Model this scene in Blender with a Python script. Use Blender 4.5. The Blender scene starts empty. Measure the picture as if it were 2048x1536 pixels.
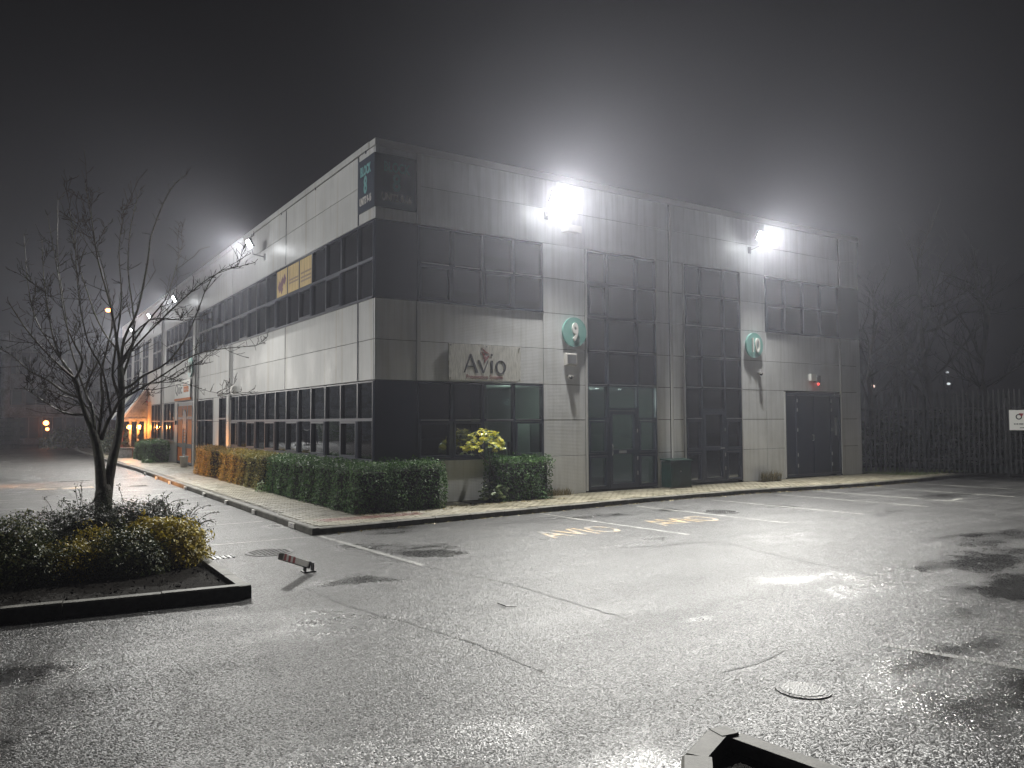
import bpy, math, random
import numpy as np
from mathutils import Vector, Matrix
random.seed(7); np.random.seed(7)
S = bpy.context.scene
COL = S.collection

# ------------------------------------------------------------------ camera
FPX, PITCH, YAW, ROLL = 1570.3, 0.0465, 0.5813, -0.0039
CAM = Vector((-6.981, -16.176, 1.89))
_f = Vector((math.sin(YAW)*math.cos(PITCH), math.cos(YAW)*math.cos(PITCH), math.sin(PITCH)))
_r0 = Vector((math.cos(YAW), -math.sin(YAW), 0)); _u0 = _r0.cross(_f)
_r = _r0*math.cos(ROLL) + _u0*math.sin(ROLL); _u = -_r0*math.sin(ROLL) + _u0*math.cos(ROLL)
cd = bpy.data.cameras.new('camera'); cam = bpy.data.objects.new('camera', cd); COL.objects.link(cam)
cd.sensor_width = 36; cd.lens = FPX/2048*36; cd.clip_end = 1200; cd.clip_start = 0.05
cam.matrix_world = Matrix(((_r.x, _u.x, -_f.x, CAM.x), (_r.y, _u.y, -_f.y, CAM.y), (_r.z, _u.z, -_f.z, CAM.z), (0, 0, 0, 1)))
S.camera = cam

def at(px, py, axis, val):
    """where the line of sight meets the plane axis=val"""
    d = _f + (px-1024)/FPX*_r - (py-768)/FPX*_u
    return CAM + d*((val-CAM[axis])/d[axis])

# ------------------------------------------------------------------ world (overcast town night)
w = bpy.data.worlds.new('World'); S.world = w; w.use_nodes = True
bg = w.node_tree.nodes['Background']
bg.inputs['Color'].default_value = (0.97, 0.93, 1.05, 1); bg.inputs['Strength'].default_value = 0.0048
S.view_settings.view_transform = 'Standard'; S.view_settings.look = 'None'
S.view_settings.exposure = 0.0; S.view_settings.gamma = 1.0
S.view_settings.use_curve_mapping = False
try:
    S.cycles.use_denoising = True
    S.cycles.max_bounces = 6; S.cycles.diffuse_bounces = 2; S.cycles.glossy_bounces = 3
    S.cycles.transmission_bounces = 4; S.cycles.transparent_max_bounces = 10; S.cycles.volume_bounces = 0
    S.cycles.sample_clamp_indirect = 3.0; S.cycles.sample_clamp_direct = 0
    S.cycles.caustics_reflective = False; S.cycles.caustics_refractive = False
    S.cycles.use_adaptive_sampling = False
except Exception: pass

FLOOD_W = 15500.0       # power of each wall floodlight
HAZE = 0.00098

# ------------------------------------------------------------------ materials
def mat(name, col=(.5, .5, .5), rough=.5, metal=0, spec=.5, build=None):
    m = bpy.data.materials.new(name); m.use_nodes = True
    nt = m.node_tree; b = nt.nodes['Principled BSDF']
    b.inputs['Base Color'].default_value = (*col, 1); b.inputs['Roughness'].default_value = rough
    b.inputs['Metallic'].default_value = metal; b.inputs['Specular IOR Level'].default_value = spec
    if build: build(nt, b)
    return m
def N(nt, t, **kw):
    n = nt.nodes.new(t)
    for k, v in kw.items():
        if k in n.inputs.keys() if hasattr(n.inputs, 'keys') else False: n.inputs[k].default_value = v
        else: setattr(n, k, v)
    return n
def ramp(nt, src, stops):
    r = nt.nodes.new('ShaderNodeValToRGB'); e = r.color_ramp.elements
    while len(e) < len(stops): e.new(.5)
    for el, (p, c) in zip(e, stops):
        el.position = p; el.color = (*c, 1) if len(c) == 3 else c
    nt.links.new(src, r.inputs[0]); return r.outputs[0]
def g3(v): return (v, v, v)
def coords(nt, scale=(1, 1, 1)):
    ge = nt.nodes.new('ShaderNodeNewGeometry'); mp = nt.nodes.new('ShaderNodeMapping')
    mp.inputs['Scale'].default_value = scale; nt.links.new(ge.outputs['Position'], mp.inputs[0]); return mp.outputs[0]
def noise(nt, co, scale, detail=3, rough=.55):
    n = nt.nodes.new('ShaderNodeTexNoise'); n.inputs['Scale'].default_value = scale
    n.inputs['Detail'].default_value = detail; n.inputs['Roughness'].default_value = rough
    if co: nt.links.new(co, n.inputs['Vector'])
    return n.outputs['Fac']
def bump(nt, b, h, strength, dist, prev=None):
    n = nt.nodes.new('ShaderNodeBump'); n.inputs['Distance'].default_value = dist
    if isinstance(strength, (int, float)): n.inputs['Strength'].default_value = strength
    else: nt.links.new(strength, n.inputs['Strength'])
    nt.links.new(h, n.inputs['Height'])
    if prev: nt.links.new(prev, n.inputs['Normal'])
    nt.links.new(n.outputs[0], b.inputs['Normal']); return n.outputs[0]
def mix(nt, fac, a, b_, blend='MIX'):
    n = nt.nodes.new('ShaderNodeMix'); n.data_type = 'RGBA'; n.blend_type = blend
    if isinstance(fac, (int, float)): n.inputs[0].default_value = fac
    else: nt.links.new(fac, n.inputs[0])
    for s, v in ((n.inputs[6], a), (n.inputs[7], b_)):
        if isinstance(v, tuple): s.default_value = (*v, 1)
        else: nt.links.new(v, s)
    return n.outputs[2]
def mth(nt, op, a, b_=0.0):
    n = nt.nodes.new('ShaderNodeMath'); n.operation = op
    for s, v in ((n.inputs[0], a), (n.inputs[1], b_)):
        if isinstance(v, (int, float)): s.default_value = v
        else: nt.links.new(v, s)
    return n.outputs[0]

def gp(px, py):
    p = at(px, py, 2, -.12); return (p.x, p.y)
FACET = 1.0
DAMP = [(*gp(860, 1108), .9, .75), (*gp(720, 1160), .8, .5), (*gp(1900, 1300), 1.3, .42), (*gp(1960, 1400), 1.1, .6), (*gp(2040, 1180), 2.0, .8), (*gp(0, 1350), 1.2, .5), (*gp(1180, 1033), 1.3, .5), (*gp(560, 1052), .5, .35),
        (*gp(1400, 1238), .35, .12), (*gp(60, 1475), .6, .25), (*gp(1560, 1012), 1.0, .7), (*gp(1950, 1120), 2.5, .8), (*gp(620, 1075), .25, .12), (*gp(540, 1068), .3, .1), (*gp(1330, 1020), .9, .35)]
def b_asphalt(nt, b):
    co = coords(nt)
    v = nt.nodes.new('ShaderNodeTexVoronoi'); v.inputs['Scale'].default_value = 84; nt.links.new(co, v.inputs['Vector'])
    v2 = nt.nodes.new('ShaderNodeTexVoronoi'); v2.inputs['Scale'].default_value = 120; nt.links.new(co, v2.inputs['Vector'])
    fine = noise(nt, co, 170, 2)
    big = noise(nt, coords(nt, (.55, .9, 1)), .55, 4, .55)       # damp and dry sweeps
    mid = noise(nt, co, 3.0, 3)
    wet = ramp(nt, big, [(.32, g3(1)), (.44, g3(0))])            # 1 = standing film of water
    pud = mth(nt, 'MULTIPLY', wet, ramp(nt, mid, [(.3, g3(.55)), (.6, g3(1))]))
    # damp hollows that hold water, each where it lies on the car park
    wob = nt.nodes.new('ShaderNodeTexNoise'); wob.inputs['Scale'].default_value = 1.1; wob.inputs['Detail'].default_value = 7; wob.inputs['Roughness'].default_value = .68; nt.links.new(co, wob.inputs['Vector'])
    for (x, y, rx, ry) in DAMP:
        mp = nt.nodes.new('ShaderNodeMapping'); mp.vector_type = 'POINT'
        mp.inputs['Location'].default_value = (-x/rx, -y/ry, 0); mp.inputs['Scale'].default_value = (1/rx, 1/ry, 0); nt.links.new(co, mp.inputs[0])
        ln = nt.nodes.new('ShaderNodeVectorMath'); ln.operation = 'LENGTH'; nt.links.new(mp.outputs[0], ln.inputs[0])
        d = mth(nt, 'ADD', ln.outputs['Value'], mth(nt, 'MULTIPLY', wob.outputs['Fac'], 3.2))
        pud = mth(nt, 'MAXIMUM', pud, ramp(nt, d, [(.0, g3(0)), (.01, g3(.9)), (.0, g3(.9))][:2]) if 0 else mth(nt, 'MULTIPLY', mth(nt, 'SMOOTH_MIN', 1.0, mth(nt, 'MAXIMUM', mth(nt, 'MULTIPLY', mth(nt, 'SUBTRACT', 2.5, d), 1.6), 0.0)), .92))
    macro = noise(nt, coords(nt, (1, .6, 1)), .22, 3, .6)
    tone = mix(nt, 1.0, ramp(nt, macro, [(.35, g3(.3)), (.62, g3(1.1))]), ramp(nt, mid, [(.35, g3(.7)), (.65, g3(1.15))]), 'MULTIPLY')
    c1 = ramp(nt, v.outputs['Color'], [(0, g3(.005)), (.45, g3(.024)), (.8, g3(.06)), (1, (.26, .25, .225))])
    c2 = mix(nt, 1.0, c1, tone, 'MULTIPLY')
    c3 = mix(nt, pud, c2, (.014, .014, .014))
    lane = noise(nt, coords(nt, (.16, 1.5, 1)), 1.0, 4, .6)
    lanes = ramp(nt, lane, [(.38, g3(.55)), (.6, g3(1.1))])
    c3 = mix(nt, 1.0, c3, lanes, 'MULTIPLY')
    nt.links.new(c3, b.inputs['Base Color'])
    sep = nt.nodes.new('ShaderNodeSeparateColor'); nt.links.new(v.outputs['Color'], sep.inputs[0])
    stone = mth(nt, 'MULTIPLY_ADD', sep.outputs[1], .25); nt.nodes[-1].inputs[2].default_value = .33
    r = mth(nt, 'MULTIPLY', stone, mth(nt, 'SUBTRACT', 1.0, mth(nt, 'MULTIPLY', pud, .45)))
    nt.links.new(r, b.inputs['Roughness'])
    st = mth(nt, 'MULTIPLY', mth(nt, 'SUBTRACT', 1.0, mth(nt, 'MULTIPLY', pud, .78)), .95)
    st = mth(nt, 'MULTIPLY', st, mth(nt, 'MULTIPLY_ADD', lanes, .45)); nt.nodes[-2].inputs[2].default_value = .5
    b1 = bump(nt, b, big, .12, .12)
    # every stone is a small facet with a tilt of its own
    df = nt.nodes.new('ShaderNodeVectorMath'); df.operation = 'SUBTRACT'; nt.links.new(co, df.inputs[0]); nt.links.new(v.outputs['Position'], df.inputs[1])
    dc = nt.nodes.new('ShaderNodeVectorMath'); dc.operation = 'SUBTRACT'; nt.links.new(v.outputs['Color'], dc.inputs[0]); dc.inputs[1].default_value = (.5, .5, .5)
    dt = nt.nodes.new('ShaderNodeVectorMath'); dt.operation = 'DOT_PRODUCT'; nt.links.new(df.outputs[0], dt.inputs[0]); nt.links.new(dc.outputs[0], dt.inputs[1])
    facet = mth(nt, 'MULTIPLY', dt.outputs['Value'], FACET)
    b2 = bump(nt, b, mth(nt, 'ADD', facet, mth(nt, 'MULTIPLY', v.outputs['Distance'], -.004)), st, 1.0, b1)
    bump(nt, b, mth(nt, 'ADD', v2.outputs['Distance'], fine), mth(nt, 'MULTIPLY', st, .5), .004, b2)
M = {}
M['asphalt'] = mat('wet_asphalt', (.05, .05, .05), .3, spec=.36, build=b_asphalt)
def b_patch(nt, b):
    co = coords(nt); v = nt.nodes.new('ShaderNodeTexVoronoi'); v.inputs['Scale'].default_value = 75; nt.links.new(co, v.inputs['Vector'])
    nt.links.new(ramp(nt, v.outputs['Color'], [(0, g3(.02)), (1, g3(.08))]), b.inputs['Base Color'])
    bump(nt, b, v.outputs['Distance'], 1, .014)
M['patch'] = mat('asphalt_patch', (.04, .04, .04), .35, build=b_patch)
def b_line(nt, b):
    co = coords(nt); n = noise(nt, co, 38, 4, .8); v = nt.nodes.new('ShaderNodeTexVoronoi'); v.inputs['Scale'].default_value = 62; nt.links.new(co, v.inputs['Vector'])
    c0 = b.inputs['Base Color'].default_value[:3]
    nt.links.new(mix(nt, ramp(nt, mth(nt, 'ADD', mth(nt, 'MULTIPLY', n, .6), mth(nt, 'MULTIPLY', noise(nt, co, 2.6, 3), .4)), [(.40, g3(.25)), (.53, g3(1))]), tuple(c0), (.06, .06, .055)), b.inputs['Base Color'])
    bump(nt, b, v.outputs['Distance'], .8, .009)
M['line'] = mat('worn_white_line', (.42, .42, .38), .5, build=b_line)
M['yline'] = mat('worn_yellow_line', (.5, .29, .04), .42, build=b_line)
M['seam'] = mat('concrete_channel', (.15, .15, .13), .45, build=b_line)
def b_conc(nt, b):
    co = coords(nt); n = noise(nt, co, 9, 5, .65); c = b.inputs['Base Color'].default_value[:3]
    nt.links.new(mix(nt, 1.0, mix(nt, 1.0, ramp(nt, n, [(.25, g3(.5)), (.75, g3(1.25))]), ramp(nt, noise(nt, co, 1.7, 4, .6), [(.35, (.55, .56, .5)), (.6, g3(1.05))]), 'MULTIPLY'), tuple(c), 'MULTIPLY'), b.inputs['Base Color'])
    bump(nt, b, noise(nt, co, 80, 3), .5, .004)
M['kerb'] = mat('kerb_concrete', (.13, .125, .11), .6, spec=.2, build=b_conc)
M['block'] = mat('paving_block', (.27, .245, .185), .42, build=b_conc)
M['redblock'] = mat('red_paving_block', (.16, .075, .055), .45, build=b_conc)
M['mortar'] = mat('jointing_sand', (.06, .055, .045), .7, build=b_conc)
M['slab'] = mat('pavement_bed', (.05, .046, .038), .7, build=b_conc)
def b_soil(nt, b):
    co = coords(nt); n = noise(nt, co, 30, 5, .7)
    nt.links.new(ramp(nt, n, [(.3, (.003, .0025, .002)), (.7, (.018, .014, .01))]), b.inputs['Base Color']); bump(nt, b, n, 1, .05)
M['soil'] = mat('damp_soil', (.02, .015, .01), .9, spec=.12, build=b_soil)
def clad(col, ribs, streak=.25):
    def f(nt, b):
        co = coords(nt)
        d = noise(nt, coords(nt, (6, 6, .35)), 1.3, 4, .6)
        s = noise(nt, co, .9, 3)
        c = mix(nt, 1.0, tuple(col), ramp(nt, d, [(.35, (1-streak, 1-streak, 1-streak*1.1)), (.55, g3(1.0))]), 'MULTIPLY')
        c = mix(nt, 1.0, c, ramp(nt, s, [(.3, g3(.88)), (.7, g3(1.06))]), 'MULTIPLY')
        oi = nt.nodes.new('ShaderNodeObjectInfo'); c = mix(nt, 1.0, c, ramp(nt, oi.outputs['Random'], [(0, g3(.9)), (1, g3(1.04))]), 'MULTIPLY')
        rs = noise(nt, coords(nt, (5, 5, .12)), 1.0, 2, .5)
        c = mix(nt, ramp(nt, rs, [(.60, g3(0)), (.68, g3(.06 if ribs else .28))]), c, (.30, .24, .15))
        nt.links.new(c, b.inputs['Base Color'])
        nt.links.new(ramp(nt, s, [(.3, g3(.36)), (.7, g3(.5))]), b.inputs['Roughness'])
        wob = bump(nt, b, noise(nt, co, 1.6, 2), .08, .12)
        if ribs:
            wv = nt.nodes.new('ShaderNodeTexWave'); wv.bands_direction = 'Z'; wv.inputs['Scale'].default_value = 1/(.036)*.31416*1.0
            nt.links.new(co, wv.inputs['Vector']); bump(nt, b, wv.outputs['Fac'], .35, .004, wob)
    return f
M['clad_l'] = mat('silver_cladding', (.5, .49, .46), .42, spec=.4, build=clad((.52, .525, .52), False, .1))
M['clad_r'] = mat('ribbed_silver_cladding', (.42, .42, .41), .42, spec=.4, build=clad((.70, .71, .72), True, .14))
M['trim'] = mat('pale_aluminium_trim', (.55, .55, .54), .35, .2)
M['backing'] = mat('dark_joint_backing', (.025, .025, .027), .6)
M['frame'] = mat('slate_grey_window_frame', (.026, .032, .052), .36, spec=.5)
M['spandrel'] = mat('slate_blue_panel', (.010, .015, .034), .3, build=lambda nt, b: bump(nt, b, noise(nt, coords(nt), 1.2, 2), .05, .1))
M['inside'] = mat('dark_interior', (.008, .008, .01), .8)
M['room'] = mat('office_wall_paint', (.42, .47, .42), .7)
M['desk'] = mat('dark_office_furniture', (.02, .022, .026), .5)
M['blind'] = mat('grey_blind', (.06, .06, .068), .7)
def b_glass(tint, fac0):
    def f(nt, b):
        o = nt.nodes['Material Output']; nt.nodes.remove(b)
        tr = nt.nodes.new('ShaderNodeBsdfTransparent'); tr.inputs[0].default_value = (*tint, 1)
        gl = nt.nodes.new('ShaderNodeBsdfGlossy'); gl.inputs['Roughness'].default_value = .02; gl.inputs[0].default_value = (.9, .95, 1, 1)
        fr = nt.nodes.new('ShaderNodeFresnel'); fr.inputs[0].default_value = 1.6
        a = mth(nt, 'MULTIPLY_ADD', fr.outputs[0], .9); nt.nodes[-1].inputs[2].default_value = fac0
        bn = nt.nodes.new('ShaderNodeBump'); bn.inputs['Strength'].default_value = .06; bn.inputs['Distance'].default_value = .1
        nt.links.new(noise(nt, coords(nt), .8, 1), bn.inputs['Height']); nt.links.new(bn.outputs[0], gl.inputs['Normal'])
        mx = nt.nodes.new('ShaderNodeMixShader'); nt.links.new(a, mx.inputs[0]); nt.links.new(tr.outputs[0], mx.inputs[1]); nt.links.new(gl.outputs[0], mx.inputs[2])
        nt.links.new(mx.outputs[0], o.inputs[0])
    return f
M['glass'] = mat('tinted_window_glass', build=b_glass((.42, .46, .52), .10))
M['clear'] = mat('clear_window_glass', build=b_glass((.8, .85, .84), .03))
M['teal'] = mat('teal_sign_paint', (.19, .41, .37), .35)
M['tealtxt'] = mat('teal_lettering', (.16, .38, .38), .4)
M['navy'] = mat('slate_sign_panel', (.03, .04, .06), .35)
M['white'] = mat('white_gloss_paint', (.75, .75, .72), .3)
M['offwhite'] = mat('off_white_plastic', (.62, .6, .57), .4)
M['black'] = mat('black_paint', (.012, .012, .013), .4)
M['red'] = mat('red_paint', (.26, .03, .035), .4)
M['orange'] = mat('orange_door_vinyl', (.78, .21, .012), .6, spec=.2)
M['darkgrey'] = mat('dark_grey_lettering', (.05, .05, .06), .45)
M['fadered'] = mat('faded_red_lettering', (.30, .12, .12), .5)
M['green'] = mat('green_cabinet_paint', (.008, .038, .03), .35, build=b_conc)
M['metal'] = mat('galvanised_metal', (.3, .3, .31), .4, .6)
M['fence'] = mat('weathered_palisade_steel', (.007, .008, .010), .5, .2, build=b_conc)
M['iron'] = mat('wet_cast_iron', (.03, .028, .026), .35, .3, build=b_patch)
def b_avio(nt, b):
    co = coords(nt, (22, 1, 3)); n = noise(nt, co, 1.5, 4, .7)
    nt.links.new(ramp(nt, n, [(.3, (.4, .4, .37)), (.55, (.66, .65, .61)), (.75, (.8, .78, .74))]), b.inputs['Base Color']); bump(nt, b, n, .5, .006)
M['avio'] = mat('dew_streaked_sign_board', (.5, .5, .47), .4, build=b_avio)
def b_poster(nt, b):
    co = coords(nt, (1, 11, .9)); n = noise(nt, co, 1.4, 4, .7)
    nt.links.new(ramp(nt, n, [(.35, (.30, .20, .10)), (.5, (.55, .40, .16)), (.7, (.62, .48, .22))]), b.inputs['Base Color'])
M['poster'] = mat('streaked_ochre_poster', (.5, .35, .13), .6, build=b_poster)
M['plum'] = mat('plum_print', (.16, .07, .09), .6)
M['brown'] = mat('brown_print', (.28, .2, .12), .6)
def b_bark(nt, b):
    co = coords(nt, (1, 1, .35)); n = noise(nt, co, 34, 5, .65)
    m2 = noise(nt, coords(nt), 4, 3)
    nt.links.new(mix(nt, ramp(nt, m2, [(.45, g3(0)), (.65, g3(.7))]), ramp(nt, n, [(.3, (.008, .006, .005)), (.7, (.075, .06, .042))]), (.045, .055, .022)), b.inputs['Base Color']); bump(nt, b, n, 1.0, .03)
M['bark'] = mat('wet_bark', (.08, .06, .05), .55, spec=.35, build=b_bark)
M['farbark'] = mat('dull_dark_bark', (.008, .007, .006), .9)
M['twig'] = mat('wet_twig', (.035, .027, .022), .7, spec=.2)
def leafm(name, c0, c1, c2, rough=.4, sc=9):
    def f(nt, b):
        co = coords(nt); n = noise(nt, co, sc, 3, .7); wn = nt.nodes.new('ShaderNodeTexWhiteNoise'); 
        ge = nt.nodes.new('ShaderNodeNewGeometry')
        v = mth(nt, 'ADD', mth(nt, 'MULTIPLY', ge.outputs['Random Per Island'], .5), mth(nt, 'MULTIPLY', n, .55))
        nt.nodes.remove(wn)
        nt.links.new(ramp(nt, v, [(.25, c0), (.5, c1), (.8, c2)]), b.inputs['Base Color'])
        o = nt.nodes['Material Output']; t = nt.nodes.new('ShaderNodeBsdfTranslucent'); nt.links.new(b.inputs['Base Color'].links[0].from_socket, t.inputs[0])
        mx = nt.nodes.new('ShaderNodeMixShader'); mx.inputs[0].default_value = .22
        nt.links.new(b.outputs[0], mx.inputs[1]); nt.links.new(t.outputs[0], mx.inputs[2]); nt.links.new(mx.outputs[0], o.inputs[0])
    return mat(name, c1, rough, build=f)
M['hedge'] = leafm('privet_leaves', (.012, .04, .008), (.03, .10, .014), (.09, .18, .03), .55)
M['hedge_y'] = leafm('yellowing_hedge_leaves', (.05, .07, .015), (.14, .13, .02), (.3, .22, .03), .55)
M['shrub_d'] = leafm('dark_cotoneaster_leaves', (.008, .014, .008), (.02, .032, .014), (.05, .055, .02), .5)
M['shrub_y'] = leafm('gold_variegated_leaves', (.12, .11, .01), (.34, .27, .025), (.6, .46, .05), .55)
M['shrub_g'] = leafm('green_shrub_leaves', (.015, .035, .01), (.05, .07, .02), (.16, .15, .04), .5)
M['fatsia'] = leafm('yellow_green_fatsia_leaves', (.2, .28, .03), (.5, .52, .06), (.75, .66, .12), .3, 5)
M['fatsia_g'] = leafm('pale_green_fatsia_leaves', (.04, .09, .03), (.14, .2, .08), (.3, .36, .2), .3, 5)
M['grass'] = leafm('wet_grass', (.02, .04, .008), (.06, .09, .02), (.14, .15, .05), .5)
M['drygrass'] = leafm('straw_grass', (.06, .06, .02), (.18, .15, .06), (.35, .28, .13), .5)
M['topiary'] = leafm('box_topiary_leaves', (.02, .03, .01), (.06, .07, .02), (.14, .13, .03), .5)
M['stone'] = mat('cast_stone_planter', (.28, .28, .28), .6, build=b_conc)
M['farwall'] = mat('grey_render', (.34, .37, .42), .6, build=b_conc)
M['farlight'] = mat('pale_render', (.5, .53, .57), .6, build=b_conc)
M['brick'] = mat('mottled_stone_wall', (.2, .19, .16), .7, build=b_conc)
M['wood'] = mat('red_brown_timber', (.16, .06, .04), .5)
def emis(name, col, st):
    m = bpy.data.materials.new(name); m.use_nodes = True; nt = m.node_tree; nt.nodes.remove(nt.nodes['Principled BSDF'])
    e = nt.nodes.new('ShaderNodeEmission'); e.inputs[0].default_value = (*col, 1); e.inputs[1].default_value = st
    nt.links.new(e.outputs[0], nt.nodes['Material Output'].inputs[0]); return m
M['led'] = emis('lit_floodlight_lens', (.98, 1, .98), 25)
M['amber'] = emis('lit_amber_lantern', (1, .33, .06), 26)
M['sodium'] = emis('lit_sodium_lamp', (1, .25, .07), 14)
M['cool'] = emis('lit_distant_lamp', (.9, .95, 1), .9)
M['warm'] = emis('lit_warm_lamp', (1, .72, .6), 3)
M['redled'] = emis('red_indicator', (1, .05, .04), 4)
M['down'] = emis('lit_downlight', (1, .97, .9), 12)

# ------------------------------------------------------------------ builders
OFF = {}
class MB:
    def __init__(s): s.v = []; s.f = []
    def add(s, vs, fs):
        n = len(s.v); s.v += [tuple(p) for p in vs]; s.f += [tuple(i+n for i in f) for f in fs]; return s
    def box(s, x0, x1, y0, y1, z0, z1, ch=0):
        if x0 > x1: x0, x1 = x1, x0
        if y0 > y1: y0, y1 = y1, y0
        if z0 > z1: z0, z1 = z1, z0
        if not ch:
            return s.add([(x0,y0,z0),(x1,y0,z0),(x1,y1,z0),(x0,y1,z0),(x0,y0,z1),(x1,y0,z1),(x1,y1,z1),(x0,y1,z1)],
                         [(0,3,2,1),(4,5,6,7),(0,1,5,4),(1,2,6,5),(2,3,7,6),(3,0,4,7)])
        c = ch; a = [(x0,y0),(x1,y0),(x1,y1),(x0,y1)]; b = [(x0+c,y0+c),(x1-c,y0+c),(x1-c,y1-c),(x0+c,y1-c)]
        return s.add([(x,y,z0) for x,y in a]+[(x,y,z1-c) for x,y in a]+[(x,y,z1) for x,y in b],
                     [(0,3,2,1)]+[(i,(i+1)%4,4+(i+1)%4,4+i) for i in range(4)]+[(4+i,4+(i+1)%4,8+(i+1)%4,8+i) for i in range(4)]+[(8,9,10,11)])
    def tube(s, pts, rad, n=8, cap=True):
        pts = [Vector(p) for p in pts]; rings = []
        up = Vector((0, 0, 1))
        for i, p in enumerate(pts):
            t = (pts[min(i+1, len(pts)-1)]-pts[max(i-1, 0)])
            if t.length < 1e-9: t = Vector((0, 0, 1))
            t.normalize(); a = t.cross(up)
            if a.length < .05: a = t.cross(Vector((1, 0, 0)))
            a.normalize(); b = t.cross(a); r = rad[i] if isinstance(rad, (list, tuple)) else rad
            rings.append([p+(a*math.cos(2*math.pi*k/n)+b*math.sin(2*math.pi*k/n))*r for k in range(n)])
        vs = [q for R_ in rings for q in R_]; fs = []
        for i in range(len(pts)-1):
            for k in range(n): fs.append((i*n+k, i*n+(k+1)%n, (i+1)*n+(k+1)%n, (i+1)*n+k))
        if cap: fs += [tuple(range(n))[::-1], tuple((len(pts)-1)*n+k for k in range(n))]
        return s.add(vs, fs)
    def prism(s, poly, z0, z1):
        n = len(poly)
        return s.add([(x, y, z0) for x, y in poly]+[(x, y, z1) for x, y in poly],
                     [tuple(range(n))[::-1], tuple(range(n, 2*n))]+[(i, (i+1) % n, n+(i+1) % n, n+i) for i in range(n)])
    def disc(s, c, r, axis, d0, d1, n=40):
        """round slab: axis 1 = faces along y, 0 = along x, 2 = along z"""
        vs = []
        for d in (d0, d1):
            for k in range(n):
                a = 2*math.pi*k/n; u, v = r*math.cos(a), r*math.sin(a)
                if axis == 1: vs.append((c[0]+u, d, c[1]+v))
                elif axis == 0: vs.append((d, c[0]+u, c[1]+v))
                else: vs.append((c[0]+u, c[1]+v, d))
        return s.add(vs, [tuple(range(n)), tuple(range(n, 2*n))[::-1]]+[(i, n+i, n+(i+1) % n, (i+1) % n) for i in range(n)])
    def sphere(s, c, rx, ry, rz, n=12, m=8):
        vs = [(c[0]+rx*math.sin(math.pi*j/m)*math.cos(2*math.pi*i/n), c[1]+ry*math.sin(math.pi*j/m)*math.sin(2*math.pi*i/n), c[2]+rz*math.cos(math.pi*j/m)) for j in range(m+1) for i in range(n)]
        return s.add(vs, [(j*n+i, (j+1)*n+i, (j+1)*n+(i+1) % n, j*n+(i+1) % n) for j in range(m) for i in range(n)])
def link(name, me, m, parent=None, loc=None, smooth=False):
    o = bpy.data.objects.new(name, me); COL.objects.link(o)
    if m and not me.materials: me.materials.append(m)
    if parent: o.parent = parent
    if loc: o.location = loc
    return o
def obj(name, mb, m, parent=None, smooth=False, base=None):
    """world-space mesh; a child is stored relative to its parent's base, a top-level mesh to its own"""
    off = OFF.get(parent, Vector((0, 0, 0))) if parent else Vector(base or (0, 0, 0))
    me = bpy.data.meshes.new(name)
    me.from_pydata([(x-off.x, y-off.y, z-off.z) for x, y, z in mb.v], [], mb.f)
    if smooth: me.shade_smooth()
    me.validate(); o = link(name, me, M[m] if isinstance(m, str) else m, parent)
    if parent: OFF[o] = off
    else: o.location = off; OFF[o] = off
    return o
def tag(o, label, cat, group=None, kind=None):
    if label: o['label'] = label
    if cat: o['category'] = cat
    if group: o['group'] = group
    if kind: o['kind'] = kind
    return o
def thing(name, loc, label, cat, group=None):
    o = bpy.data.objects.new(name, None); COL.objects.link(o); o.location = loc; o.empty_display_size = .2
    OFF[o] = Vector(loc); return tag(o, label, cat, group)
def struct(name, mb, m): 
    o = obj(name, mb, m); o['kind'] = 'structure'; return o
def copy_tree(o, parent=None):
    c = o.copy(); COL.objects.link(c)
    if parent: c.parent = parent
    for ch in [x for x in o.children]: copy_tree(ch, c)
    return c
def fb(mb, side, s0, s1, z0, z1, d0, d1):
    """box on a facade: s along it, z up, d outwards. R = the south face (y=0), L = the west face (x=0)"""
    return mb.box(s0, s1, -d1, -d0, z0, z1) if side == 'R' else mb.box(-d1, -d0, s0, s1, z0, z1)
def fp(side, s, z, d): return Vector((s, -d, z)) if side == 'R' else Vector((-d, s, z))
def text(name, txt, side, s, z, d, size, depth, m, parent, sx=1.0, off=0.0, align='CENTER', ang=0.0):
    cu = bpy.data.curves.new('t', 'FONT'); cu.body = txt; cu.size = size; cu.extrude = depth/2; cu.offset = off
    cu.align_x = align; cu.align_y = 'CENTER'; cu.resolution_u = 4
    to = bpy.data.objects.new('t', cu); COL.objects.link(to)
    me = bpy.data.meshes.new_from_object(to.evaluated_get(bpy.context.evaluated_depsgraph_get()))
    bpy.data.objects.remove(to); bpy.data.curves.remove(cu)
    mb = MB(); vs = []
    ca, sa = math.cos(ang), math.sin(ang)
    for v in me.vertices:
        x, y, zz = v.co.x*sx, v.co.y, v.co.z+depth/2
        x, y = x*ca-y*sa, x*sa+y*ca
        if side == 'R': vs.append((s+x, -(d+zz), z+y))
        elif side == 'L': vs.append((-(d+zz), s-x, z+y))
        elif side == 'G': vs.append((s+x, z+y, d+zz))
    mb.add(vs, [tuple(p.vertices) for p in me.polygons]); bpy.data.meshes.remove(me)
    return obj(name, mb, m, parent)

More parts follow.
